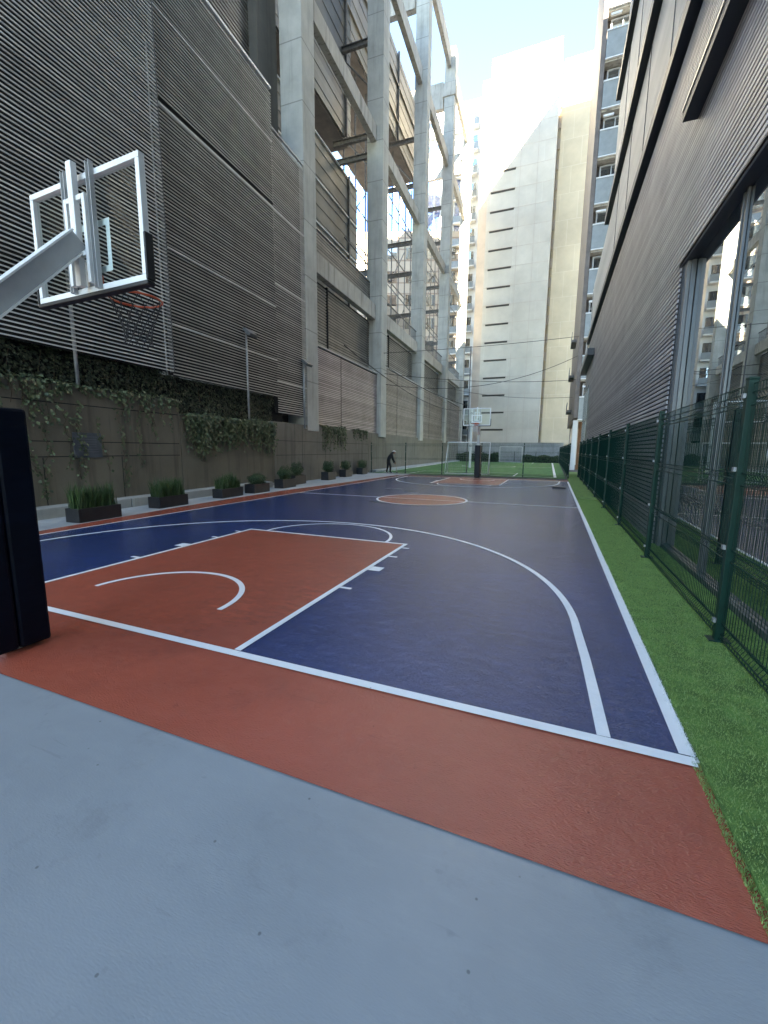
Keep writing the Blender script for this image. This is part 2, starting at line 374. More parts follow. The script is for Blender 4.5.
# ------------------------------------------------------------------ ground
XR, XL, LEN, HALF = 4.67, -4.74, 21.7, 10.63
def sheet(name, pts, z, m, kind='structure'):
    b = MB(); b.poly([(x, y, z) for x, y in pts]); o = b.build(name, m); o['kind'] = kind; return o
def rect(x0, x1, y0, y1): return [(x0, y0), (x1, y0), (x1, y1), (x0, y1)]
sheet('ground', rect(-900, 900, -900, 900), -.02, M['asphalt'])
sheet('pavement', rect(-9.0, 4.70, -9.0, -.62), -.004, M['grey_floor'])
def ledge_x(y): return -6.52 - .0455 * (y - 3)
sheet('walkway', [(-4.9, -.6), (-4.9, 24.4), (ledge_x(24.4) - 2.0, 24.4), (ledge_x(-.6) - 1.4, -.6)], -.002, M['walk'])
# red margin: in front of the baseline, and a widening strip along the left sideline
sheet('court_border', [(-5.02, -.885), (4.715, -.885), (4.715, .0), (XL, 0), (XL, LEN), (4.715, LEN), (4.715, LEN + .9), (-5.3, LEN + .9), (-5.5, 15.0), (-5.75, 11.0), (-5.6, 6.8), (-5.1, 1.5)], .002, M['red'])
sheet('court', rect(XL, XR, 0, LEN), .003, M['blue'])

def band(pts, wd, z, closed=False):
    """flat painted strip along a polyline"""
    b = MB(); k = len(pts); P = [Vector((p[0], p[1], 0)) for p in pts]; vs = []
    for i in range(k):
        d = (P[(i + 1) % k] - P[i - 1]) if closed else (P[min(i + 1, k - 1)] - P[max(i - 1, 0)])
        d.normalize(); n = Vector((-d.y, d.x, 0)) * wd / 2
        vs += [(P[i].x + n.x, P[i].y + n.y, z), (P[i].x - n.x, P[i].y - n.y, z)]
    fs = [(2 * i, 2 * i + 1, 2 * ((i + 1) % k) + 1, 2 * ((i + 1) % k)) for i in range(k if closed else k - 1)]
    b.add(vs, fs); return b
def arc(cx, cy, r, a0, a1, n=48): return [(cx + r * math.cos(R(a0 + (a1 - a0) * i / n)), cy + r * math.sin(R(a0 + (a1 - a0) * i / n))) for i in range(n + 1)]
def flip(pts): return [(-x + .0, LEN - y) for x, y in pts]

KH, KL = 1.64, 4.198
z_key, z_line = .0065, .0105
sheet('key_paint', rect(-KH, KH, .02, KL), z_key, M['red'])
sheet('key_paint', flip(rect(-KH, KH, .02, KL)), z_key, M['red'])
cc = (-.035, HALF)
sheet('centre_circle_paint', arc(cc[0], cc[1], 1.45, 0, 359, 64), z_key, M['red'])
LW = .062
lines = MB()
def line(pts, wd=LW, closed=False, z=z_line):
    b = band(pts, wd, z, closed); lines.add(b.v, b.f)
# perimeter
line([(XL, -LW / 2 + .03), (XR + LW / 2, -LW / 2 + .03)], .075)
line([(XL, LEN), (XR, LEN)])
line([(XR, .045), (XR, LEN - .032)], .075)
line([(XL, .045), (XL, LEN - .032)], .05)
hz = z_line - .001
line([(XL + .03, HALF), (cc[0] - 1.50, HALF)], LW); line([(cc[0] + 1.50, HALF), (XR - .04, HALF)], LW)
line([(cc[0] - 1.405, HALF), (cc[0] + 1.405, HALF)], .045)
line(arc(cc[0], cc[1], 1.455, 0, 354.4, 63), .07, True)
for side in (0, 1):
    g = flip if side else (lambda p: p)
    line(g([(-KH, .045), (-KH, KL + .03)])); line(g([(KH, .045), (KH, KL + .03)])); line(g([(-KH + .032, KL), (KH - .032, KL)]))
    line(g(arc(-.0, KL + .033, 1.265, 0, 180)), .055)
    line(g(arc(-.04, .65, .92, 0, 180)), .062)
    th = [(4.27, .04), (4.255, .5), (4.235, 1.0)] + arc(0, 1.45, 4.2, 0, 180, 96)[1:-1] + [(-4.235, 1.0), (-4.255, .5), (-4.27, .04)]
    line(g(th), .072)
    for sx in (-1, 1):
        for yy, ln, wd in ((1.75, .14, .055), (2.62, .17, .19), (3.32, .13, .055), (3.92, .12, .055)):
            line(g([(sx * (KH + .034), yy), (sx * (KH + .034 + ln), yy)]), wd)
structure(lines.build('court_markings', M['line']))

# damp patches on the court
for i, (x, y, rx, ry, lab) in enumerate(((-1.05, 9.35, .30, .10, 'small dark damp patch in front of the red centre circle'),
                                    (-1.15, 12.9, .26, .16, 'small dark damp patch just beyond the red centre circle'),
                                    (-2.2, 13.7, .36, .12, 'faint dark damp patch left beyond the red centre circle'))):
    pts = [(x + rx * math.cos(a) * (1 + .18 * math.sin(3 * a + i)), y + ry * math.sin(a) * (1 + .2 * math.cos(2 * a))) for a in [k * math.pi / 12 for k in range(24)]]
    o = MB().poly([(px, py, .0075) for px, py in pts]).build('damp_patch', M['puddle'])
    tag(o, lab, 'damp patch', 'damp patches on the court')
m_ = MB(); m_.box(-.28, .28, -.16, .16, .012, .05)
for k in range(5): m_.box(-.26 + k * .11, -.2 + k * .11, -.17, .17, .05, .062)
mt = m_.build('rubber_mat', M['black'], bevel=.008); mt.location = (4.2, 17.4, 0); tag(mt, 'small black ribbed mat by the sideline near the far fence', 'mat')

# artificial turf strip along the fence
structure(MB().box(4.715, 5.69, -6, 33, -.015, .018).build('turf_strip', M['turf_base']))
def blades(name, x0, x1, y0, y1, n, h, wd, m, wob=0.0, zb=.018):
    rnd = random.Random(hash((n, 3)) & 0xffff); vs = []; fs = []
    for i in range(n):
        # denser towards the camera
        y = y0 + (y1 - y0) * rnd.random() ** 1.5; x = x0 + (x1 - x0) * rnd.random()
        a = rnd.random() * 6.283; k = h * rnd.uniform(.6, 1.25); ln = rnd.uniform(.2, .9) * k; s = wd * (1 + max(0, y) * .07)
        dx, dy = math.cos(a), math.sin(a); la = a + rnd.uniform(-1.2, 1.2) + 1.57
        q = len(vs); vs += [(x - dx * s, y - dy * s, zb), (x + dx * s, y + dy * s, zb), (x + math.cos(la) * ln, y + math.sin(la) * ln, zb + k)]
        fs.append((q, q + 1, q + 2))
    me = bpy.data.meshes.new(name); me.from_pydata(vs, [], fs); me.materials.append(m); me.update()
    o = bpy.data.objects.new(name, me); COL.objects.link(o); return o
o = blades('turf_grass', 4.72, 5.67, -1.7, 13.0, 130000, .011, .0022, M['blade']); tag(o, 'bright green artificial grass strip between the sideline and the green fence', 'grass', kind='stuff')

o = blades('turf_grass', 4.675, 4.735, -1.7, .0, 6000, .012, .0022, M['blade'], zb=.006); tag(o, 'frayed green turf edge beside the red court margin', 'grass', kind='stuff')
o = blades('turf_grass', 4.685, 4.745, .0, 9.0, 5000, .010, .0025, M['blade_white'], zb=.008); tag(o, 'ragged white painted grass edge along the right sideline', 'grass', kind='stuff')
# ------------------------------------------------------------------ far soccer field
structure(MB().box(-10.4, 4.62, 24.55, 58.0, -.015, .012).build('soccer_field', M['field']))
fl = MB()
def fline(pts, wd=.11):
    b = band(pts, wd, .0165); fl.add(b.v, b.f)
fline([(4.05, 25.0), (3.75, 57.5)], .16); fline([(-7.3, 25.1), (-9.0, 57.5)], .16)
fline([(-7.2, 24.95), (4.0, 24.95)]); fline([(-8.9, 57.5), (3.7, 57.5)])
fline([(-8.1, 41), (3.8, 41)]); fline(arc(-2.2, 41, 2.6, 4, 176, 30), .1); fline(arc(-2.2, 41, 2.6, 184, 356, 30), .1)
fline([(-5.2, 25.05), (-5.2, 28.6), (1.6, 28.6), (1.6, 25.05)]); fline([(-5.2, 57.4), (-5.2, 53.5), (1.4, 53.5), (1.4, 57.4)])
structure(fl.build('field_markings', M['line']))

def make_goal(loc, w_, h_, dep, rz, label):
    t = empty('soccer_goal', loc, rz, label, 'goal', 'soccer goals on the far pitch')
    b = MB(); r = .05
    b.tube([(-w_ / 2, 0, 0), (-w_ / 2, 0, h_), (w_ / 2, 0, h_), (w_ / 2, 0, 0)], r, 10); b.build('goal_frame', M['white_paint'], t, smooth=True)
    for s in (-1, 1):
        MB().tube([(s * w_ / 2, .05, h_), (s * (w_ / 2 + .02), dep, .04), (s * w_ / 2, .06, .04)], .03, 8).build('side_brace', M['white_paint'], t, smooth=True)
    MB().tube([(-w_ / 2, dep, .04), (w_ / 2, dep, .04)], .03, 8).build('ground_bar', M['white_paint'], t, smooth=True)
    n = MB(); k = 22
    for i in range(k + 1):
        x = -w_ / 2 + w_ * i / k; n.tube([(x, .03, h_), (x, dep, .06)], .0022, 3, cap=False)
    for j in range(1, 14):
        f = j / 14; n.tube([(-w_ / 2, .03 + (dep - .03) * f, h_ + (.06 - h_) * f), (w_ / 2, .03 + (dep - .03) * f, h_ + (.06 - h_) * f)], .0022, 3, cap=False)
    n.build('net', M['net_white'], t)
    return t
make_goal((-1.5, 26.3, .012), 2.85, 2.12, -.75, 0, 'white soccer goal close behind the far basketball hoop')
make_goal((-1.55, 56.9, .012), 2.9, 2.1, .8, 0, 'small distant white soccer goal in front of the low hedge')

# ------------------------------------------------------------------ basketball hoops
def make_hoop(loc, rz, label, net_m, rim_dx=0.0, W2=.75, A=(0, -.02, 2.5), B=(0, .78, 3.37)):
    t = empty('basketball_hoop', loc, rz, label, 'basketball hoop', 'basketball hoops at the two ends')
    MB().box(-.075, .075, -.09, .06, .004, 2.6).build('pole', M['grey_paint'], t, bevel=.008)
    p = MB().box(-.155, .155, -.02, .20, .03, 1.90); p.box(-.155, -.085, -.20, -.022, .03, 1.90); p.box(.085, .155, -.20, -.022, .03, 1.90)
    pd = p.build('pole_pad', M['navy'], t, bevel=.025)
    # sloping box arm with flanges
    a = MB()
    a.bar(A, B, .10, .14); a.build('arm', M['grey_paint'], t, bevel=.004)
    f = MB(); d = (Vector(B) - Vector(A)).normalized(); q = Vector((1, 0, 0)).cross(d)
    for s in (-1, 1): f.bar(Vector(A) + q * s * .078, Vector(B) + q * s * .078, .14, .014)
    f.build('arm_flange', M['white_paint'], t)
    BY = .885
    # mounting bracket: light centre bar and plate, two grey channels above the board
    br = MB(); br.box(-.035, .035, BY - .12, BY - .07, 3.0, 3.98); br.box(-.145, -.105, BY - .10, BY - .055, 3.02, 3.72); br.box(.105, .145, BY - .10, BY - .055, 3.02, 3.72)
    br.box(-.103, .103, BY - .10, BY - .06, 3.68, 3.72); br.box(-.103, .103, BY - .10, BY - .06, 3.24, 3.28)
    br.build('mounting_bracket', M['white_paint'], t, bevel=.004)
    for s in (-1, 1):
        ch = MB(); x = s * .175
        ch.box(x - .025, x + .025, BY - .045, BY - .036, 2.98, 3.97); ch.box(x - .025, x - .019, BY - .075, BY - .045, 2.98, 3.97); ch.box(x + .019, x + .025, BY - .075, BY - .045, 2.98, 3.97)
        ch.build('support_channel', M['grey_paint'], t)
    z0, z1 = 2.97, 3.92
    g = MB().box(-W2 + .05, W2 - .05, BY - .006, BY + .006, z0 + .05, z1 - .05).build('backboard', M['board'], t)
    fr = MB()
    for x0, x1, a0, a1 in ((-W2, W2, z0, z0 + .047), (-W2, W2, z1 - .047, z1)): fr.box(x0, x1, BY - .035, BY + .02, a0, a1)
    for s in (-1, 1): fr.box(*(sorted((s * W2, s * (W2 - .047)))), BY - .035, BY + .02, z0 + .048, z1 - .048)
    fr.build('board_frame', M['white_paint'], g, bevel=.004)
    sq = MB(); zz0, zz1, xx = 3.13, 3.55, .285
    sq.box(-xx, xx, BY + .0075, BY + .0095, zz1 - .05, zz1); sq.box(-xx, xx, BY + .0075, BY + .0095, zz0, zz0 + .05)
    sq.box(-xx, -xx + .05, BY + .0075, BY + .0095, zz0 + .051, zz1 - .051); sq.box(xx - .05, xx, BY + .0075, BY + .0095, zz0 + .051, zz1 - .051)
    sq.build('target_square', M['white_paint'], g)
    pad = MB().box(-W2 - .02, W2 + .02, BY - .045, BY + .03, z0 - .036, z0 - .002)
    for s in (-1, 1): pad.box(*(sorted((s * (W2 + .003), s * (W2 + .028)))), BY - .045, BY + .03, z0, z0 + .36)
    pad.build('edge_pad', M['black'], g, bevel=.008)
    pl = MB().box(-.11, .11, BY + .022, BY + .034, 2.97, 3.12); MB().box(-.14, .14, BY - .034, BY - .012, 2.98, 3.23).build('back_plate', M['steel'], t, bevel=.004)
    RC = (rim_dx, BY + .034 + .15 + .225); RZ = 3.05
    pl.bar((-.07, BY + .03, RZ - .03), (-.07 + rim_dx, RC[1] - .21, RZ - .012), .02, .03); pl.bar((.07, BY + .03, RZ - .03), (.07 + rim_dx, RC[1] - .21, RZ - .012), .02, .03)
    pl.build('rim_plate', M['rim'], t)
    rm = MB().tube([(RC[0] + .23 * math.cos(a), RC[1] + .23 * math.sin(a), RZ) for a in [k * math.pi / 18 for k in range(36)]], .0105, 8, True)
    r_ = rm.build('rim', M['rim'], t, smooth=True)
    n = MB(); N = 12
    prof = [(0, .228), (.1, .195), (.2, .155), (.3, .125), (.38, .12), (.43, .125)]
    def pt(k, lev): a = 2 * math.pi * k / N; return (RC[0] + prof[lev][1] * math.cos(a), RC[1] + prof[lev][1] * math.sin(a), RZ - prof[lev][0])
    for k in range(N):
        for lev in range(len(prof) - 1):
            h = .5 * (lev % 2)
            n.tube([pt(k + h, lev), pt(k + .5 + h, lev + 1)], .0035, 4, cap=False); n.tube([pt(k + h, lev), pt(k - .5 + h, lev + 1)], .0035, 4, cap=False)
    n.build('net', net_m, r_)
    return t
make_hoop((-.06, -.61, 0), R(-2.5), 'near basketball hoop cropped by the left edge with clear backboard and navy padded pole', M['net'], .0, W2=.755)
make_hoop((-.2, LEN + .62, 0), R(180), 'far basketball hoop with navy padded pole in front of the soccer goal', M['net_white'])

# ------------------------------------------------------------------ left retaining wall
WA = R(3.0)
wall = empty('retaining_wall', (-7.0, 3.0, 0), WA, 'stained concrete retaining wall with ivy along the left of the court', 'wall')
def wall_seg(s0, s1, zt, m, cap=True):
    b = MB().box(-.7, 0, s0, s1, -.02, zt)
    o = b.build('wall_panel', m, wall, bevel=.015)
    return o
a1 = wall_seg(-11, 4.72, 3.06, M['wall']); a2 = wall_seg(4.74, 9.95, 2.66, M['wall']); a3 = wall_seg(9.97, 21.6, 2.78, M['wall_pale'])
gv = MB()
for zz in (2.62, 1.72, 1.36): gv.box(.001, .004, -10, 4.65, zz, zz + .022)
for ss in (-2.2, .6, 2.6): gv.box(.001, .004, ss, ss + .02, .2, 1.35)
gv.build('pour_joint', M['back'], a1)
gv = MB()
for zz in (1.3, 1.95): gv.box(.001, .004, 10.1, 21.4, zz, zz + .018)
for ss in (12.4, 14.9, 17.5): gv.box(.001, .004, ss, ss + .018, .2, 2.7)
gv.build('pour_joint', M['back'], a3)
# its continuation beside the soccer field
far = empty('field_wall', (-8.13, 24.6, 0), R(2.0), 'long plain concrete wall beside the soccer field beyond the sports fence', 'wall')
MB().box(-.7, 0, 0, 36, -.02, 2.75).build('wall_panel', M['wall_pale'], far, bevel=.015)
MB().box(.002, .5, .05, 36, -.02, .16).build('base_ledge', M['walk'], far, bevel=.01)
# concrete ledge at the foot of the wall
lg = MB()
ys = [-8 + i * 1.0 for i in range(0, 32)]
def wall_x(y): return -7.0 - math.tan(WA) * (y - 3)
b = MB()
for i, (ya, yb) in enumerate(((-8, -1.1), (-1.08, 2.2), (2.22, 5.4), (5.42, 8.7), (8.72, 12.0), (12.02, 15.3))):
    xa, xb = ledge_x(ya), ledge_x(yb); wa, wb = wall_x(ya) + .004, wall_x(yb) + .004
    hh = .24 if yb < 12.1 else .12
    if yb > 12.1: xa -= .45; xb -= .5
    b.add([(wa, ya, -.02), (xa, ya, -.02), (xb, yb, -.02), (wb, yb, -.02), (wa, ya, hh), (xa, ya, hh), (xb, yb, hh), (wb, yb, hh)],
          [(0, 3, 2, 1), (4, 5, 6, 7), (0, 1, 5, 4), (1, 2, 6, 5), (2, 3, 7, 6), (3, 0, 4, 7)])
o = b.build('concrete_ledge', M['ledge'], bevel=.02); tag(o, 'low pale concrete ledge at the foot of the ivy covered wall', 'ledge')
# earth behind the wall
MBg = MB(); MBg.T = Matrix.Translation((-7.0, 3.0, 0)) @ Matrix.Rotation(WA, 4, 'Z')
MBg.box(-7, -.71, -12, 21.6, -.015, 2.45); structure(MBg.build('terrace_ground', M['soil']))

# wall plaque
pq = empty('wall_plaque', (wall_x(4.68) + .005, 4.68, 1.65), WA, 'slate grey notice plate on the concrete wall above the nearest planter', 'sign')
MB().box(.0, .025, -.36, .36, -.31, .31).build('plate', M['sign'], pq, bevel=.006)
tx = MB()
rr = random.Random(3)
for k in range(7):
    zz = .2 - k * .062; e = .28 - rr.random() * .08
    tx.box(.0255, .0275, -.26, e - .02, zz, zz + .014)
tx.build('text_line', M['sign_text'], pq)

# ivy --------------------------------------------------------------
def leaf(vs, fs, p, n, size, rnd, droop=.5):
    """one pointed, slightly folded leaf"""
    n = Vector(n) + Vector((rnd.uniform(-.6, .6), rnd.uniform(-.6, .6), rnd.uniform(-.3, .7))); n.normalize()
    d = Vector((rnd.uniform(-1, 1), rnd.uniform(-1, 1), -droop - rnd.random())); d = (d - n * d.dot(n)).normalized(); s = n.cross(d)
    p = Vector(p); q = len(vs)
    vs += [p, p + d * size * .45 + s * size * .42 + n * size * .1, p + d * size, p + d * size * .45 - s * size * .42 + n * size * .1]
    fs += [(q, q + 1, q + 2), (q, q + 2, q + 3)]
def leaf_obj(name, vs, fs, m, parent=None):
    me = bpy.data.meshes.new(name); me.from_pydata([tuple(v) for v in vs], [], fs); me.materials.append(m); me.update()
    o = bpy.data.objects.new(name, me); COL.objects.link(o)
    if parent: o.parent = parent
    return o
def ivy(label, s0, s1, ztop, strands, drop, seed, dense=1.0, dmax=.12, size=.075, m=None, top=True):
    rnd = random.Random(seed); t = empty('ivy', (-7.0, 3.0, 0), WA, label, 'ivy', 'ivy on the left wall')
    vs, fs = [], []; st = MB()
    for i in range(strands):
        s = rnd.uniform(s0, s1); L = drop(s, rnd); z = ztop + .05; x = rnd.uniform(.02, .05); pts = [(-.15, s, ztop + .02), (x, s, z)]
        # clumpy: strands prefer some places
        k = int(L / .055 * dense) + 1
        for j in range(k):
            f = j / k; zz = z - L * f; s += rnd.uniform(-.035, .035)
            xx = .015 + rnd.random() * dmax * (1 - .6 * f)
            if j % 5 == 0: pts.append((.012, s, zz))
            if rnd.random() < .92 - .35 * f: leaf(vs, fs, (xx, s + rnd.uniform(-.05, .05), zz), (1, 0, 0), size * rnd.uniform(.6, 1.25), rnd)
        st.tube(pts, .006, 4)
    if top:
        for i in range(int((s1 - s0) * 130 * dense)):
            s = rnd.uniform(s0, s1); leaf(vs, fs, (rnd.uniform(-.35, .09), s, ztop + rnd.uniform(-.02, .09) * (1 + .8 * math.sin(s * 2.3))), (.3, 0, 1), size * rnd.uniform(.6, 1.3), rnd, .1)
    leaf_obj('foliage', vs, fs, m or M['ivy'], t); st.build('stem', M['stem'], t)
def d1(s, r):
    c = .25 + .9 * max(0, math.sin(s * 1.9 + .6)) ** 3 * r.random() + (.9 if r.random() < .16 else 0) * r.random()
    return c * (1.5 if r.random() < .08 else 1)
ivy('sparse ivy fringe hanging over the wall behind the near hoop', -6, 4.7, 3.06, 230, d1, 11, .9, size=.1)
def d2(s, r): return .35 + .95 * r.random() ** 1.0 + .5 * max(0, math.sin(s * 1.4)) * r.random()
ivy('thick dark ivy curtain covering the upper wall behind the second planter', 4.8, 9.9, 2.66, 260, d2, 12, .9, .2, .105)
def d3(s, r): return .15 + 1.3 * r.random() ** 1.5
ivy('short patch of ivy hanging under the mauve louvres right of the first concrete column', 14.4, 17.6, 2.78, 70, d3, 13, .8, .1, .13)
ivy('small ivy tuft on the wall end beside the sports fence', 18.6, 21.2, 2.78, 34, lambda s, r: .1 + .7 * r.random(), 14, 1.0, .1, .1, M['bush'])
# strands climbing low on the near wall
rnd = random.Random(21); vs, fs = [], []; st = MB()
t = empty('ivy', (-7.0, 3.0, 0), WA, 'thin ivy strands creeping down the wall round the grey notice plate', 'ivy', 'ivy on the left wall')
for s in (-.1, .15, .55, 1.2, 1.35, 1.5, 2.05, 2.6, 3.3):
    z = rnd.uniform(2.3, 2.9); zl = rnd.uniform(.4, 1.3); pts = []
    while z > zl:
        z -= .05; s += rnd.uniform(-.04, .045); pts.append((.012, s, z))
        for q in range(rnd.choice((0, 1, 1, 2, 2))): leaf(vs, fs, (.03 + rnd.random() * .03, s + rnd.uniform(-.09, .09), z), (1, 0, 0), rnd.uniform(.06, .1), rnd)
    st.tube(pts, .006, 4)
leaf_obj('foliage', vs, fs, M['ivy'], t); st.build('stem', M['stem'], t)

# ------------------------------------------------------------------ planters along the left
def box_planter(loc, L, D, H, rz, label):
    t = empty('planter_box', loc, rz, label, 'planter', 'black planter boxes along the left wall')
    b = MB(); w_ = .03
    b.box(-L / 2, L / 2, -D / 2, -D / 2 + w_, 0, H); b.box(-L / 2, L / 2, D / 2 - w_, D / 2, 0, H)
    b.box(-L / 2, -L / 2 + w_, -D / 2 + w_, D / 2 - w_, 0, H); b.box(L / 2 - w_, L / 2, -D / 2 + w_, D / 2 - w_, 0, H); b.box(-L / 2 + w_, L / 2 - w_, -D / 2 + w_, D / 2 - w_, .02, .05)
    b.build('trough', M['planter'], t, bevel=.006)
    MB().box(-L / 2 + w_ + .002, L / 2 - w_ - .002, -D / 2 + w_ + .002, D / 2 - w_ - .002, .05, H - .04).build('soil', M['soil'], t)
    return t
def grass_plant(loc, L, D, h, rz, seed, label):
    rnd = random.Random(seed); vs, fs = [], []
    for i in range(1500):
        x = rnd.uniform(-L / 2, L / 2); y = rnd.uniform(-D / 2, D / 2); cl = .75 + .25 * math.sin(x * 17 + seed) + .1 * math.sin(x * 41)
        k = h * rnd.uniform(.45, 1.05) * cl; a = rnd.random() * 6.28; ln = rnd.uniform(.02, .32) * k; wd = rnd.uniform(.004, .009)
        dx, dy = math.cos(a), math.sin(a); b_ = rnd.random() * 6.28; q = len(vs)
        ox, oy = math.cos(b_) * ln, math.sin(b_) * ln
        vs += [(x - dx * wd, y - dy * wd, 0), (x + dx * wd, y + dy * wd, 0), (x + dx * wd + ox * .4, y + dy * wd + oy * .4, k * .6), (x - dx * wd + ox * .4, y - dy * wd + oy * .4, k * .6), (x + ox, y + oy, k)]
        fs += [(q, q + 1, q + 2, q + 3), (q + 3, q + 2, q + 4)]
    t = empty('grass_plant', loc, rz, label, 'plant', 'plants in the planter boxes')
    leaf_obj('foliage', vs, fs, M['grassy'], t)
def bush_plant(loc, rx, ry, h, rz, seed, label):
    rnd = random.Random(seed); vs, fs = [], []
    t = empty('shrub', loc, rz, label, 'shrub', 'plants in the planter boxes')
    for i in range(2600):
        u = rnd.uniform(-1, 1); a = rnd.random() * 6.283; r = (rnd.random() ** .35); lump = 1 + .16 * math.sin(4 * a + seed) + .12 * math.sin(7 * u + seed)
        s_ = math.sqrt(1 - u * u) * r * lump; p = (rx * s_ * math.cos(a), ry * s_ * math.sin(a), h * .52 + h * .5 * u * r * lump)
        if p[2] < 0: continue
        leaf(vs, fs, p, (math.cos(a) * s_, math.sin(a) * s_, u + .3), rnd.uniform(.03, .055), rnd, -.3)
    leaf_obj('foliage', vs, fs, M['bush'], t)
    st = MB()
    for k in range(6): st.tube([(rnd.uniform(-.05, .05), rnd.uniform(-.05, .05), 0), (rnd.uniform(-.6, .6) * rx, rnd.uniform(-.6, .6) * ry, h * .75)], .007, 4)
    st.build('stem', M['stem'], t)
PL = [  # x, y, length, depth, height, kind
    (-5.58, 3.72, 1.0, .40, .30, 'g', .52), (-5.94, 6.0, 1.0, .40, .30, 'g', .5), (-6.12, 8.5, 1.05, .40, .30, 'g', .48),
    (-6.20, 10.1, .95, .42, .33, 'b', .42), (-6.45, 12.2, 1.0, .42, .36, 'b', .55),
    (-7.02, 13.9, 1.0, .42, .40, 'b', .62), (-7.05, 16.9, .9, .42, .42, 'b', .62), (-7.42, 19.6, .9, .42, .42, 'b', .6), (-7.66, 22.4, .9, .42, .42, 'b', .6)]
plab = ['nearest black planter box below the grey notice plate', 'second planter box counting from the near end, under the wall step', 'third planter box from the near end, below the ivy curtain',
        'fourth planter box from the near end, half way along the ivy curtain', 'fifth planter box, overlapping the shrub at its right', 'planter box set back against the wall behind the fifth one',
        'third planter box from the far end beside the pale wall', 'second planter box from the far end beside the pale wall', 'farthest planter box next to the bending person']
qlab = ['spiky grass clump in the nearest planter below the notice plate', 'spiky grass clump in the second planter by the wall step', 'spiky grass clump in the third planter below the ivy curtain',
        'low dark shrub in the fourth planter from the near end', 'bushy dark shrub in the fifth planter from the near end', 'bushy dark shrub set back against the wall behind the fifth planter',
        'round shrub in the third planter from the far end', 'round shrub in the second planter from the far end', 'round shrub in the farthest planter near the bending person']
for i, (x, y, L_, D_, H_, kd, ph) in enumerate(PL):
    rz = R(90 + 3.5); box_planter((x, y, 0), L_, D_, H_, rz, plab[i])
    if kd == 'g': grass_plant((x, y, H_ - .04), L_ - .1, D_ - .1, ph * 1.15, rz, 40 + i, qlab[i])
    else: bush_plant((x, y, H_ - .05), L_ * .44, .27, ph, rz, 60 + i, qlab[i])

# ------------------------------------------------------------------ left buildings (local frame: x towards the court, y along the facade)
FA = R(2.0); F0 = (-7.2, 3.0, 0)
def slats(b, s0, s1, z0, z1, d, pitch=.1, h=.046, dep=.05, skip=()):
    n = int((z1 - z0) / pitch)
    for i in range(n):
        z = z0 + i * pitch
        if any(a <= z <= c for a, c in skip): continue
        b.box(d - dep, d, s0, s1, z, z + h)
    return b
lb = empty('louvred_building', F0, FA, 'dark building wrapped in pale horizontal louvres behind the near hoop', 'building')
def louvre(parent, s0, s1, z0, z1, d, m, pitch=.1, h=.046, skip=(), back=.22, backm='back', seam=True):
    o = slats(MB(), s0, s1, z0, z1, d, pitch, h, min(.025, back - .02), skip).build('louvre_panel', M[m], parent)
    MB().box(d - back - .04, d - back, s0 + .01, s1 - .01, z0 + .01, z1).build('backing', M[backm], o)
    if seam:
        sb = MB()
        k = max(1, int((s1 - s0) / 1.4))
        for i in range(k + 1):
            s = s0 + .03 + (s1 - s0 - .06) * i / k; sb.box(d - .07, d - .027, s - .02, s + .02, z0, z1)
        sb.build('mullion', M['seam'], o)
    return o
l1 = louvre(lb, -9.0, 4.62, 3.95, 16.6, .12, 'slat', h=.028, back=.3, seam=False)
MB().box(-.05, .125, 4.625, 4.65, 3.94, 16.6).build('edge_trim', M['dgrey'], lb)
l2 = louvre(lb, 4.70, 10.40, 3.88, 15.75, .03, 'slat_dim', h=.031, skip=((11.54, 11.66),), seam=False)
MB().box(-.06, .06, 4.71, 10.40, 15.78, 15.86).build('top_trim', M['white_paint'], lb)
for zz in (13.9, 11.46, 7.6, 5.4): MB().box(-.02, .036, 4.72, 10.40, zz - .02, zz + .028).build('course_trim', M['slat'], lb)
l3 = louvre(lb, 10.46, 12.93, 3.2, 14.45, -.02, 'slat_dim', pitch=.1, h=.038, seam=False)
MB().box(-.06, .0, 10.46, 12.93, 14.47, 14.53).build('top_trim', M['seam'], lb)
for zz in (11.5, 8.6, 4.55): MB().box(-.06, -.014, 10.47, 12.92, zz - .02, zz + .028).build('course_trim', M['slat'], lb)
# set-back upper part behind the louvre screens
up_ = slats(MB(), 4.75, 11.35, 15.9, 26, -1.6, .16, .09, .06).build('louvre_panel', M['slat_dark'], lb); MB().box(-2.2, -1.75, 4.75, 11.35, 15.0, 26).build('backing', M['back'], up_)
MB().box(-3.0, -1.2, 11.36, 12.8, 3.0, 34).build('side_wall', M['dark_wall'], lb)
MB().box(-4.0, -.42, -9.0, 11.3, 2.5, 3.9).build('plinth_wall', M['back'], lb)
MB().box(-3.9, -.45, -9.0, 4.6, 3.92, 16.5).build('core_wall', M['back'], lb)
# dark creeper in the gap under the louvres
rnd = random.Random(5); vs, fs = [], []
t = empty('creeper', F0, FA, 'dark creeper filling the gap between the wall top and the louvres', 'creeper')
for i in range(15000):
    s = rnd.uniform(-6, 10.35); z = rnd.uniform(2.45, 4.1); c = .5 + .5 * math.sin(s * 2.1 + 1.3 * math.sin(z * 3)) * math.sin(z * 2.6 + s)
    leaf(vs, fs, (-.40 + rnd.random() * (.05 + .2 * c), s, z), (1, 0, .1), rnd.uniform(.05, .1), rnd)
leaf_obj('foliage', vs, fs, M['ivy_dark'], t)
st = MB()
for k in range(26):
    s = -6 + k * .63; st.tube([(-.38, s, 2.45), (-.36, s + rnd.uniform(-.2, .2), 3.2), (-.38, s + rnd.uniform(-.3, .3), 3.9)], .012, 4)
st.build('stem', M['stem'], t)

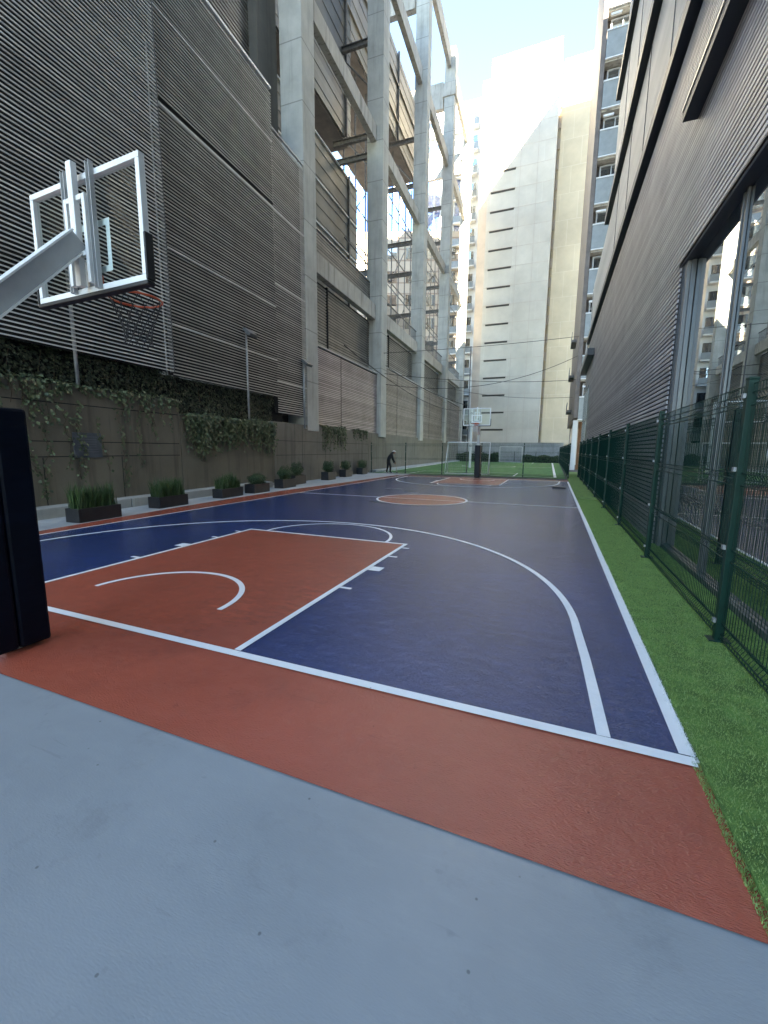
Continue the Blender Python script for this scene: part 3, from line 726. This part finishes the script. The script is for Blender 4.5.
# concrete frame
cf = empty('open_concrete_building', F0, FA, 'tall open concrete frame building with five big columns on the left', 'building')
CS = [12.95, 23.4, 34.4, 45.8, 57.6]; CW = 1.15; TOP = [47.5, 47.5, 47.0, 45.0, 46.0]
for i, s in enumerate(CS):
    MB().box(-CW, 0, s, s + CW, 2.5, TOP[i]).build('column', M['column'], cf, bevel=.03)
    if i >= 2:
        MB().box(-CW - .15, .12, s - .1, s + CW + .1, 40.3 if i < 4 else 41.0, 41.6 if i < 4 else 42.2).build('column_collar', M['beam'], cf, bevel=.02)
BD0, BD1 = -.85, -.45
LEV = [(10.72, 11.72), (22.0, 22.95), (33.3, 34.5), (43.0, 44.6)]
for i in range(4):
    for j, (z0, z1) in enumerate(LEV):
        MB().box(BD0, BD1, CS[i] + CW + .003, CS[i + 1] - .003, z0 + .0 * i, z1).build('beam', M['beam'], cf, bevel=.02)
for i in (2, 3, 4):
    MB().box(-6.5, -CW - .16, CS[i] + .2, CS[i] + .75, 39.4, 42.0).build('cross_beam', M['beam'], cf)
# mauve louvre screens low between the columns and dark recesses above them
for i in range(4):
    a, c = CS[i] + CW + .02, CS[i + 1] - .02; mid = a + (c - a) * .36
    z0, z1 = 2.62, (6.95, 7.75, 7.75, 7.9)[i]
    louvre(cf, a, mid - .05, z0, z1, -.32, 'slat_mauve' if i == 0 else 'slat_infill', .1, .07, back=.07, seam=False)
    louvre(cf, mid + .05, c, z0 + (.18 if i == 0 else 0), z1, -.32, 'slat_mauve' if i == 0 else 'slat_infill', .1, .07, back=.07, seam=False)
    MB().box(-.42, -.24, a, c, z1 + .002, z1 + .09).build('rail', M['seam'], cf)
    MB().box(-.5, -.4, mid - .05, mid + .05, z0, z1).build('joint_strip', M['back'], cf)
    louvre(cf, a, c, z1 + .12, 10.7, -.95, 'slat_dark', .16, .11, back=.08, seam=False)
    MB().box(-1.05, -.9, a + (c - a) * .3, a + (c - a) * .3 + .12, z1 + .12, 10.7).build('upright', M['back'], cf)
    if i == 0:
        louvre(cf, a, c, 11.74, 13.2, -.9, 'slat_dark', .16, .12, back=.06, seam=False)
        MB().box(-1.0, -.86, a, c, 13.22, 13.3).build('rail', M['seam'], cf)
    else:
        MB().box(-.62, -.55, a, c, 12.65, 12.72).build('rail', M['rust'], cf)
        pm = MB()
        for k in range(int((c - a) / .16)): pm.box(-.6, -.58, a + .08 + k * .16, a + .1 + k * .16, 11.74, 12.65)
        pm.build('railing_bars', M['rust'], cf)
# rear wall of the first bay: board marked, then the brown louvred upper volume
def ribbed(parent, name, s0, s1, z0, z1, d, m, pitch):
    b = MB(); n = int((z1 - z0) / pitch)
    for i in range(n):
        z = z0 + i * pitch; b.box(d - .1, d + .03 * (i % 2), s0, s1, z + .004, z + pitch - .004)
    return b.build(name, M[m], parent)
ribbed(cf, 'rear_wall', 12.0, 26.3, 11.5, 21.2, -3.2, 'slat_dark', .42)
MB().box(-9, -3.35, 12.05, 26.25, 2.5, 21.1).build('rear_core', M['dark_wall'], cf)
for zz in (13.4, 15.8, 18.3, 20.9): MB().box(-3.2, -3.08, 12.05, 26.2, zz, zz + .1).build('rail', M['slat'], cf)
for ss in (14.6, 19.4, 24.6): MB().box(-3.16, -3.02, ss, ss + .16, 11.6, 21.1).build('upright', M['rust'], cf)
ribbed(cf, 'upper_wall', 12.0, 25.2, 23.4, 37.5, -3.2, 'slat_dark', .5); ribbed(cf, 'upper_wall', 25.22, 42.0, 30.2, 37.5, -3.2, 'slat_brown', .5)
MB().box(-12, -3.33, 12.05, 25.2, 23.3, 37.4).build('upper_core', M['brown_wall'], cf); MB().box(-9, -3.33, 25.22, 41.9, 30.1, 37.4).build('upper_core', M['brown_wall'], cf)
for ss in (18.5, 24.2): MB().box(-3.16, -3.02, ss, ss + .16, 23.4, 37.4).build('upright', M['rust'], cf)
for ss in (29.6, 35.6): MB().box(-3.16, -3.02, ss, ss + .16, 30.2, 37.4).build('upright', M['rust'], cf)
for zz in (31.6, 34.6): MB().box(-3.16, -3.04, 12.1, 42.8, zz, zz + .12).build('rail', M['slat_brown'], cf)
# steel struts tying the columns back, with braces
rnd = random.Random(17)
for i in range(1, 5):
    s = CS[i] + .45
    for z in ((14.2, 17.9, 20.6, 25.4, 29.2) if i > 1 else (13.9, 21.4, 22.6, 28.2)):
        b = MB(); b.box(-3.9, -CW - .003, s - .11, s + .11, z, z + .05); b.box(-3.9, -CW - .003, s - .11, s + .11, z + .3, z + .35); b.box(-3.9, -CW - .003, s - .02, s + .02, z + .05, z + .3)
        b.build('steel_strut', M['rust'] if z > 14 else M['steel'], cf)
    for z0 in (14.5, 20.9, 25.7):
        MB().tube([(-CW - .02, s, z0), (-3.8, s + .3, z0 + 3.0)], .05, 6).build('brace', M['rust'], cf)
for i in range(1, 4):      # light rear posts and rails with a few diagonals, seen through the open bays
    a, c = CS[i] + CW, CS[i + 1]
    for k in range(5):
        s = a + 1.0 + (c - a - 1.5) * k / 4; MB().tube([(-3.9, s, 2.6), (-3.9, s, 30.0)], .06, 6).build('rear_post', M['rust'], cf)
    for z in (11.8, 14.2, 17.9, 20.6, 25.4): MB().tube([(-3.9, a, z + .2), (-3.9, c, z + .2)], .055, 6).build('rear_rail', M['rust'], cf)
    for z in (12.0, 17.9): MB().tube([(-3.95, a + .5, z), (-3.95, a + 5.5, z + 5.0)], .05, 6).build('brace', M['rust'], cf)
    # rough terraces of debris netting on the first open floor
    MB().box(-7.5, -1.3, a, c, 10.7, 11.1).build('floor_slab', M['beam'], cf)
    ribbed(cf, 'rear_wall', a - 1, a + 3.5 - i * .6, 11.15, 15.2 - i * .8, -4.6, 'slat_brown', .4)
MB().box(-14, -1.3, 23.6, 60, 2.4, 10.6).build('podium_core', M['back'], cf)

# glass and cream buildings seen through the frame
gb = empty('glass_building', (-22, 62, 0), R(20), 'distant building with blue glass above cream floors, glimpsed through the concrete frame', 'building')
MB().box(-16, 12, 0, 14, 0, 34.5).build('lower_wall', M['cream'], gb)
MB().box(-16, 12, .3, 14, 34.6, 44).build('curtain_wall', M['glass_blue'], gb)
mm = MB()
for k in range(29): mm.box(-16 + k, -15.8 + k, .1, .29, 34.6, 44)
mm.build('mullion', M['white_wall'], gb)
for f in range(1, 10):
    for k in range(9):
        MB().box(-15 + k * 3, -13.4 + k * 3, -.06, -.004, f * 3.4, f * 3.4 + 1.6).build('window', M['glass_far'], gb)

# white balcony flats between the frame and the tower
ap = empty('apartment_building', (-13.4, 66, 0), R(2), 'white apartment block with balconies in the slot between frame and tower', 'building')
MB().box(-8, 4.6, 0, 16, 0, 52).build('wall', M['white_wall'], ap)
for f in range(16):
    z = 1.0 + f * 3.15
    for k, x in enumerate((-6.8, -3.4, .0, 2.6)):
        wdt = 1.7 if k < 3 else 1.35
        wn = MB().box(x, x + wdt, -.05, -.004, z + .25, z + 2.1).build('window', M['glass_far'], ap)
        MB().box(x - .06, x + wdt + .06, -.09, -.052, z + .18, z + .245).box(x + wdt * .5 - .03, x + wdt * .5 + .03, -.09, -.052, z + .25, z + 2.1).build('frame', M['dgrey'], wn)
    bl = MB().box(-7.4, 4.2, -.9, -.1, z - .28, z - .1).build('balcony_slab', M['white_wall'], ap)
    MB().box(-7.4, 4.2, -.9, -.86, z - .095, z + .75).build('balustrade', M['frosted'], bl)

# ------------------------------------------------------------------ cream tower closing the view
tw = empty('cream_tower', (-3.17, 62, -.2), 0, 'huge cream tower with a ladder of slot openings closing the far end', 'building')
tw.scale = (1.122, 1.122, 1.122)
TW = 47.5
MB().box(-3.45, 4.25, 0, 18, 0, TW).build('main_wall', M['tower'], tw)
MB().box(-4.5, -3.455, .35, 18, 0, TW - 1.8).build('edge_wall', M['tower_pink'], tw)
MB().box(4.62, 8.4, 1.3, 18, 0, TW - 1.4).build('warm_wall', M['tower_warm_lit'], tw)
MB().box(4.255, 4.615, 1.9, 18, 0, TW - 4).build('recess_wall', M['tower_warm_lit'], tw)
MB().box(8.405, 9.6, 2.2, 18, 0, TW - 3).build('warm_wall', M['tower_warm_lit'], tw)
for k in range(17):
    z = 4.2 + k * 2.2
    sl_ = MB().box(-3.0, -.15, -.03, -.003, z, z + .2).build('slot_opening', M['slot'], tw)
    MB().box(-3.05, -.1, -.10, -.004, z + .202, z + .26).build('sill', M['tower_pink'], sl_)
for k in range(20):
    z = 2.0 + k * 2.2
    MB().box(4.27, 4.6, 1.80, 1.897, z, z + 1.1).build('notch_window', M['tower_pink'], tw)
jl = MB()
for k in range(1, 21): jl.box(-3.44, 4.24, -.012, -.002, 2.2 * k - .02, 2.2 * k + .02)
for x in (.35, 2.3): jl.box(x, x + .04, -.013, -.002, .2, TW - .3)
jl.build('panel_joint', M['tower_pink'], tw)

# ------------------------------------------------------------------ field end: hedge, low wall, fence
lw = empty('boundary_wall', (0, 59.6, 0), 0, 'low pale wall across the far end of the soccer field', 'wall'); MB().box(-12, 5.0, 0, .3, 0, 2.6).build('wall_panel', M['walk'], lw)
MB().box(-12, 5.0, -.05, .35, 2.602, 2.72).build('coping', M['ledge'], lw)
def hedge(label, x0, x1, y, h, n, seed):
    rnd = random.Random(seed); vs, fs = [], []
    for i in range(n):
        x = rnd.uniform(x0, x1); z = rnd.random() * h * (1 + .1 * math.sin(x * 3)); leaf(vs, fs, (x, y + rnd.uniform(-.35, .3), z), (0, -1, .4), rnd.uniform(.1, .18), rnd)
    t = empty('hedge', (0, 0, 0), 0, label, 'hedge', 'hedges at the far end of the field'); leaf_obj('foliage', vs, fs, M['bush'], t)
    MB().box(x0, x1, y - .2, y + .2, .0, h * .8).build('branches', M['back'], t)
hedge('trimmed dark hedge left of the distant goal', -10, -3.4, 58.9, 1.25, 5000, 2); hedge('trimmed dark hedge right of the distant goal', -.2, 4.5, 58.9, 1.0, 3500, 4)
# ------------------------------------------------------------------ welded mesh fences
def mesh_panel(L, H, wire=.0026, step=.05, zigs=4):
    b = MB(); n = int(L / step); zl = [.04]; fold = []
    for k in range(zigs):
        zc = .12 + (H - .24) * k / (zigs - 1); fold.append(zc)
    prof = [(0, .03)]
    for zc in fold: prof += [(0, zc - .05), (.03, zc), (0, zc + .05)]
    prof.append((0, H))
    for i in range(n + 1):
        y = (L - n * step) / 2 + i * step
        for (xa, za), (xb, zb) in zip(prof[:-1], prof[1:]):
            r = wire
            b.add([(xa - r, y, za), (xa, y - r, za), (xa + r, y, za), (xa, y + r, za), (xb - r, y, zb), (xb, y - r, zb), (xb + r, y, zb), (xb, y + r, zb)],
                  [(0, 1, 5, 4), (1, 2, 6, 5), (2, 3, 7, 6), (3, 0, 4, 7)])
    zz = [.035]
    for zc in fold: zz += [zc - .05, zc + .05]
    for z in zz + [H - .005]: b.box(-.004, .004, 0, L, z - .004, z + .004)
    for zc in fold: b.box(.026, .034, 0, L, zc - .004, zc + .004)
    return b
def make_fence(label, p0, p1, n, H, post=.06, wire=.0026, step=.05, m='fence', mw_='fence', group='green mesh fences', zigs=4, lastpost=True):
    p0 = Vector(p0); p1 = Vector(p1); d = p1 - p0; Lt = d.length; ang = math.atan2(-d.x, d.y)
    t = empty('mesh_fence', p0, ang, label, 'fence', group); seg = Lt / n
    pm = mesh_panel(seg - post - .01, H - .03, wire, step, zigs); first = None
    for i in range(n):
        if first is None:
            first = pm.build('mesh_panel', M[mw_], t); o = first
        else:
            o = first.copy(); COL.objects.link(o); o.parent = t
        o.location = (0, i * seg + post / 2 + .005, 0)
    pb = MB().box(-post / 2, post / 2, -post / 2, post / 2, 0, H).box(-post / 2 - .004, post / 2 + .004, -post / 2 - .004, post / 2 + .004, H, H + .02)
    pb.box(-.08, .08, -.06, .06, .0, .012)
    fp = None
    for i in range(n + (1 if lastpost else 0)):
        if fp is None: fp = pb.build('post', M[m], t, bevel=.004); o = fp
        else: o = fp.copy(); COL.objects.link(o); o.parent = t
        o.location = (0, i * seg, 0)
        cl = MB()
        for z in (.16, .8, 1.45, H - .14): cl.box(-post / 2 - .022, -post / 2 - .002, -.02, .02, z, z + .035)
        cl.build('clamp', M['steel'], o)
    return t
make_fence('dark green mesh fence along the turf strip beside the louvred facade', (5.31, -1.26, .018), (5.36, 26.19, .018), 9, 2.17, .065, .0028, .05)
make_fence('fine green sports fence across the far end of the basketball court', (4.74, 24.35, 0), (-7.9, 24.45, 0), 5, 2.05, .05, .0022, .07, 'fence_dark', 'fence_dark', zigs=3)
make_fence('green mesh fence running along the right side of the soccer field', (4.76, 24.45, 0), (4.55, 57.5, 0), 11, 2.05, .06, .003, .06, 'fence', 'fence', zigs=3)
make_fence('distant green fence behind the far soccer goal', (4.4, 58.2, 0), (-9.5, 58.2, 0), 5, 1.5, .06, .004, .09, 'fence_dark', 'fence_dark', zigs=3)

# ------------------------------------------------------------------ right building
rb = empty('grey_louvre_building', (5.6, 0, 0), 0, 'grey louvred building with dark ledges and a large window on the right', 'building')
X0 = 0.0   # facade face, local x to the right
# local coordinates: x = world x - 5.6
WY0, WY1, WZ1 = -7.0, 6.03, 4.58
slr = MB(); pitch = .08
n = int((8.6 - .02) / pitch)
for i in range(n):
    z = .02 + i * pitch
    s0 = WY1 if z < WZ1 - .02 else -7.0
    slr.box(.0, .022, s0, 30.2, z, z + .052)
lo = slr.build('louvre_panel', M['slat_right'], rb)
MB().box(.07, .4, WY1 + .12, 30.15, .01, 8.6).box(.07, .34, -7, WY1 + .119, WZ1 + .05, 8.6).build('backing', M['back'], lo)
# window recess
wn = empty('window', (0, 0, 0)); wn.parent = rb
MB().box(.17, .19, WY0, WY1 - .192, .02, WZ1).build('glass', M['glass'], wn)
fr = MB()
fr.box(.102, .165, WY1 - .225, WY1 - .195, .02, WZ1)
for y in (3.99, 3.88, 1.0, .89, -2.6): fr.box(.138, .168, y, y + .04, .09, WZ1)
fr.box(.13, .168, WY0, WY1 - .228, .052, .088)
fr.build('frame', M['frame_alu'], wn, bevel=.006)
MB().box(.05, .10, WY1 - .19, WY1 - .02, .02, WZ1).build('jamb', M['jamb'], wn); MB().box(.03, .33, WY1 - .018, WY1 + .118, .02, WZ1).build('jamb', M['soffit'], wn)
MB().box(.0, .42, WY0, WY1 + .12, WZ1 + .002, WZ1 + .07).build('soffit', M['soffit'], wn)
MB().box(.10, .128, WY0, WY1 - .228, -.01, .075).build('sill', M['frame_alu'], wn)
MB().box(.5, .55, WY0, WY1, 0, WZ1).build('window_backing', M['back'], wn)  # plain black sheet in place of the room behind the glass
# hood over the upper window and that window
hd = MB().box(-.2, .05, -7, 5.95, 6.62, 6.76).build('window_hood', M['soffit'], rb)
MB().box(-.215, -.202, -7, 5.96, 6.765, 6.795).build('edge_trim', M['frame_alu'], hd)
uw = MB().box(-.02, -.004, -7, 4.9, 6.76, 8.5).build('window', M['glass_far'], rb)
um = MB()
for y in (4.86, 3.3, 1.7): um.box(-.06, -.022, y, y + .07, 6.76, 8.5)
um.build('frame', M['soffit'], uw)
# ledges and upper facades
MB().box(-.15, .3, -25, 30.0, 8.72, 8.98).build('ledge', M['soffit'], rb)
ledge_end = MB().box(-.34, .3, 24.2, 31.2, 6.9, 7.25).build('ledge', M['soffit'], rb); MB().box(-.36, -.342, 24.2, 31.2, 6.95, 7.3).build('edge_trim', M['frame_alu'], ledge_end)
MB().box(.02, .5, -25, 29.4, 9.0, 12.3).build('upper_panel', M['upper'], rb)
MB().box(-.16, .4, -25, 21.9, 12.42, 12.75).build('ledge', M['soffit'], rb)
MB().box(.02, .5, -25, 20.9, 12.77, 16.9).build('upper_panel', M['upper'], rb)
MB().box(-.16, .4, -25, 20.9, 17.02, 17.4).build('ledge', M['soffit'], rb)
MB().box(.02, .5, -25, 19.9, 17.42, 22.0).build('upper_panel', M['upper'], rb)
MB().box(-.16, .4, -25, 20.3, 22.12, 22.5).build('ledge', M['soffit'], rb)
MB().box(.02, .5, -25, 19.9, 22.52, 64).build('upper_panel', M['upper'], rb)
pj = MB()
for y in range(-24, 20, 3): pj.box(.005, .018, y, y + .03, 9.05, 12.25); pj.box(.005, .018, y, y + .03, 12.8, 16.85)
pj.build('panel_joint', M['soffit'], rb)
MB().box(.52, 7.4, -25, 19.0, 20, 63.9).box(.52, 7.4, -25, 18.99, 0, 19.95).box(.52, 7.4, 19.01, 30.1, 0, 12.3).box(2.9, 7.4, 19.02, 30.0, 12.32, 38).box(.42, .5, 5.7, 30.1, .01, 8.9).build('core_and_sun_blocker', M['dark_wall'], rb)  # unseen far rear block added to keep sun off the balcony tower
MB().box(.02, 7.4, 30.12, 30.4, 0, 12.25).build('end_wall', M['upper'], rb)
# tall narrow end window that catches the light
ew = MB().box(-.03, -.008, 26.2, 29.6, 1.6, 5.5).build('window', M['glass_far'], rb)
em = MB()
for y in (26.15, 27.3, 28.45, 29.6): em.box(-.06, -.032, y, y + .06, 1.55, 5.55)
em.box(-.06, -.032, 26.2, 29.6, 5.5, 5.56).box(-.06, -.032, 26.2, 29.6, 3.5, 3.56)
em.build('frame', M['frame_alu'], ew)

# ------------------------------------------------------------------ balcony tower beyond it
bt = empty('balcony_tower', (5.22, 37.0, 0), 0, 'tall brown balcony tower with pale blue glass balustrades on the right', 'building')
BH = 51.0
MB().box(.55, 6, .9, 19, 4.2, BH).build('wall', M['brown_wall'], bt)
MB().box(0, .32, 0, 19, 4.4, BH).build('side_wall', M['brown_wall'], bt, bevel=.02)
MB().box(.325, .54, .95, 19, 4.2, BH).build('inner_wall', M['brown_wall'], bt)
for f in range(15):
    z = 4.3 + f * 3.3
    if z > BH - 2: break
    bal = MB().box(.34, 4.0, -.02, .06, z, z + 1.75).build('balustrade', M['frosted'], bt)
    MB().box(.33, 4.0, -.06, .1, z - .08, z - .005).box(.33, 4.0, -.06, .1, z + 1.755, z + 1.84).build('rail', M['white_paint'], bal)
    MB().box(.33, 4.0, .12, .89, z - .2, z - .02).build('balcony_slab', M['beam'], bt)
    w_ = MB().box(.6, 4.0, .80, .89, z + 1.9, z + 3.0).build('window', M['glass_far'], bt)
    fm = MB().box(.56, 4.0, .70, .795, z + 1.86, z + 1.96).box(.56, 4.0, .70, .795, z + 2.9, z + 3.0).box(.56, .66, .70, .795, z + 1.965, z + 2.895)
    fm.box(1.35, 1.42, .70, .795, z + 1.965, z + 2.895); fm.build('frame', M['grey_paint'], w_)
    if f % 2 == 0: MB().box(.5, 1.2, -.25, -.08, z + 2.55, z + 2.68).build('awning', M['white_paint'], bt)
for f in range(3):                       # little balconies on its court side
    z = 5.4 + f * 3.3
    sb = MB().box(-.45, -.004, 6.5, 9.5, z, z + .22).build('balcony_slab', M['brown_wall'], bt)
    MB().box(-.45, -.41, 6.5, 9.5, z + .222, z + .95).build('balustrade', M['dgrey'], sb)
MB().box(.0, .38, .1, .55, 0, 4.2).build('entrance_column', M['white_wall'], bt, bevel=.02)
MB().box(.5, 4, 1.2, 1.4, 0, 4.2).build('entrance', M['interior'], bt)
MB().box(.3, 10, 15.0, 19, 0, 4.2).build('rear_wall', M['upper'], bt)

# ------------------------------------------------------------------ lamp posts on the left wall
def lamp_post(s, top, label):
    a = FA; x = F0[0] - math.sin(a) * s + .02; y = F0[1] + math.cos(a) * s
    t = empty('flood_lamp', (x, y, 2.6), FA, label, 'lamp post', 'floodlight posts on the left wall')
    MB().tube([(0, 0, 0), (0, 0, top - 2.6)], .042, 10).build('pole', M['steel'], t, smooth=True)
    MB().box(-.09, .09, -.09, .09, .0, .02).build('base_plate', M['steel'], t)
    h = MB(); h.T = Matrix.Translation((.16, .05, top - 2.62)) @ Matrix.Rotation(R(38), 4, 'Y')
    h.box(-.2, .2, -.24, .24, -.06, .06); hd = h.build('lamp_head', M['dgrey'], t, bevel=.01)
    q = MB(); q.T = h.T; q.box(-.16, .16, -.2, .2, -.066, -.0605); q.build('lens', M['lens'], hd)
    MB().box(-.02, .12, -.02, .02, top - 2.66, top - 2.6).build('bracket', M['dgrey'], t)
lamp_post(1.69, 6.1, 'floodlight post rising behind the near backboard'); lamp_post(8.33, 6.05, 'floodlight post above the thick ivy curtain'); lamp_post(12.6, 5.72, 'thin floodlight post in front of the first concrete column')

# ------------------------------------------------------------------ overhead cables and net mast
def cable(label, a, b, sag, r=.02):
    a = Vector(a); b = Vector(b); pts = []
    for i in range(25):
        f = i / 24; p = a.lerp(b, f); p.z -= sag * 4 * f * (1 - f); pts.append(p)
    o = MB().tube(pts, r, 5).build('overhead_cable', M['cable'], smooth=True); tag(o, label, 'cable', 'cables strung over the court')
cable('topmost thin cable strung across the court from column to tower', (-8.0, 26.8, 8.5), (5.28, 38.0, 11.2), .12)
cable('straight cable just below the topmost one over the far hoop', (-8.0, 27.0, 7.1), (5.28, 37.6, 7.6), .35)
cable('sagging cable crossing above the far backboard', (-8.05, 27.4, 6.4), (5.28, 37.8, 9.6), 1.2)
cable('lowest cable crossing behind the far backboard', (-8.8, 50.0, 9.2), (5.28, 44.0, 6.9), .5)
cable('thick cable running along the concrete columns toward the tower', (-7.85, 20.3, 7.6), (-8.7, 58.0, 7.2), 1.1, .03)
cable('steep slack cable from the second column to the mast', (-8.0, 27.2, 7.7), (-1.75, 26.6, 4.6), .3)
ms = empty('net_mast', (-1.72, 26.9, 0), 0, 'thin dark mast left of the far backboard carrying the cables', 'mast')
MB().tube([(0, 0, 0), (0, 0, 8.5)], .035, 8).build('pole', M['dgrey'], ms, smooth=True); MB().box(-.1, .1, -.1, .1, 0, .02).build('base_plate', M['dgrey'], ms)
tp = empty('sign_totem', (-3.2, 36.2, 0), 0, 'slim white totem of round signs left of the far backboard', 'sign')
MB().box(-.10, .10, -.05, .05, .012, 5.3).build('board', M['white_wall'], tp, bevel=.01)
for z in (2.0, 4.1, 4.9):
    MB().tube([(.075 * math.cos(a), -.055, z + .075 * math.sin(a)) for a in [k * math.pi / 10 for k in range(20)]], .018, 6, True).build('ring_mark', M['dgrey'], tp)

# ------------------------------------------------------------------ person sweeping by the far fence
def skin_body(name, joints, edges, m, parent, root=0, sub=2):
    me = bpy.data.meshes.new(name); me.from_pydata([j[0] for j in joints], edges, []); me.materials.append(m)
    o = bpy.data.objects.new(name, me); COL.objects.link(o); o.parent = parent
    sk = o.modifiers.new('skin', 'SKIN')
    if not me.skin_vertices: me.attributes.new('skin', 'FLOAT', 'POINT')
    lay = me.skin_vertices[0].data
    for i, j in enumerate(joints):
        lay[i].radius = (j[1], j[2] if len(j) > 2 else j[1]); lay[i].use_root = (i == root)
    ss = o.modifiers.new('subsurf', 'SUBSURF'); ss.levels = sub; ss.render_levels = sub
    sk.use_smooth_shade = True
    return o
pe = empty('person', (-6.36, 23.9, 0), R(-60), 'person in black clothes and white cap bending over a broom at the far left corner', 'person')
# local: +y is the way the person faces; bent forward from the hips
J = [((0, -.05, .90), .16, .13), ((0, .02, 1.10), .16, .13), ((0, .13, 1.28), .165, .125), ((0, .20, 1.36), .10, .09), ((0, .25, 1.40), .06), ((0, .31, 1.43), .085, .10), ((0, .35, 1.48), .08, .09),
     ((-.10, -.07, .84), .10), ((-.13, -.06, .50), .075), ((-.15, -.14, .10), .055), ((-.15, -.01, .05), .045),
     ((.10, -.03, .84), .10), ((.13, .08, .50), .075), ((.14, .06, .10), .055), ((.14, .20, .05), .045),
     ((-.19, .16, 1.28), .075), ((-.21, .24, 1.0), .055), ((-.10, .34, .74), .036), ((-.05, .38, .69), .036),
     ((.19, .16, 1.28), .075), ((.21, .24, 1.0), .055), ((.10, .36, .80), .036), ((.04, .40, .77), .036)]
E_ = [(0, 1), (1, 2), (2, 3), (3, 4), (4, 5), (5, 6), (0, 7), (7, 8), (8, 9), (9, 10), (0, 11), (11, 12), (12, 13), (13, 14), (2, 15), (15, 16), (16, 17), (17, 18), (2, 19), (19, 20), (20, 21), (21, 22)]
skin_body('body', J, E_, M['cloth'], pe)
hd_ = MB(); 
def ball(b, c, r, n=12, zmin=-1):
    vs = []; fs = []
    for i in range(n + 1):
        th = math.pi * i / n
        for j in range(2 * n):
            a = math.pi * j / n; vs.append((c[0] + r[0] * math.sin(th) * math.cos(a), c[1] + r[1] * math.sin(th) * math.sin(a), c[2] + r[2] * max(zmin, math.cos(th))))
    for i in range(n):
        for j in range(2 * n): fs.append((i * 2 * n + j, i * 2 * n + (j + 1) % (2 * n), (i + 1) * 2 * n + (j + 1) % (2 * n), (i + 1) * 2 * n + j))
    b.add(vs, fs)
ball(hd_, (0, .34, 1.42), (.078, .098, .115)); hd_.box(-.012, .012, .43, .455, 1.37, 1.41); hd_.build('face', M['skin'], pe, smooth=True)
cp = MB(); ball(cp, (0, .335, 1.465), (.092, .112, .085), 12, -.05); cp.box(-.07, .07, .40, .51, 1.445, 1.457); cp.build('cap', M['cap'], pe, smooth=True)
for s, y in ((-.15, -.07), (.14, .13)):
    sh = MB(); sh.box(s - .045, s + .045, y - .12, y + .14, .004, .07); sh.build('shoe', M['shoe'], pe, bevel=.02)
for x, z in ((-.05, .67), (.03, .76)):
    hn = MB(); ball(hn, (x, .40, z), (.035, .03, .045), 8)
    for k in range(4): hn.tube([(x + .02 - .04 * (k % 2), .415, z - .03 + k * .017), (x - .01, .447, z - .03 + k * .017), (x + .02, .455, z - .025 + k * .017)], .0085, 6)
    hn.build('hand', M['skin'], pe, smooth=True)
br_ = empty('broom', (-6.36, 23.9, 0), R(-60), 'thin broom held by the bending person', 'broom')
MB().tube([(.13, .38, 1.15), (-.13, .56, .12)], .012, 8).build('handle', M['wood'], br_, smooth=True)
bh = MB().box(-.26, .02, .54, .59, .06, .12); bh.build('head', M['dgrey'], br_, bevel=.01)
bs = MB()
for k in range(28): bs.box(-.258 + k * .0098, -.253 + k * .0098, .545, .585, .006, .06)
bs.build('bristles', M['net'], br_)
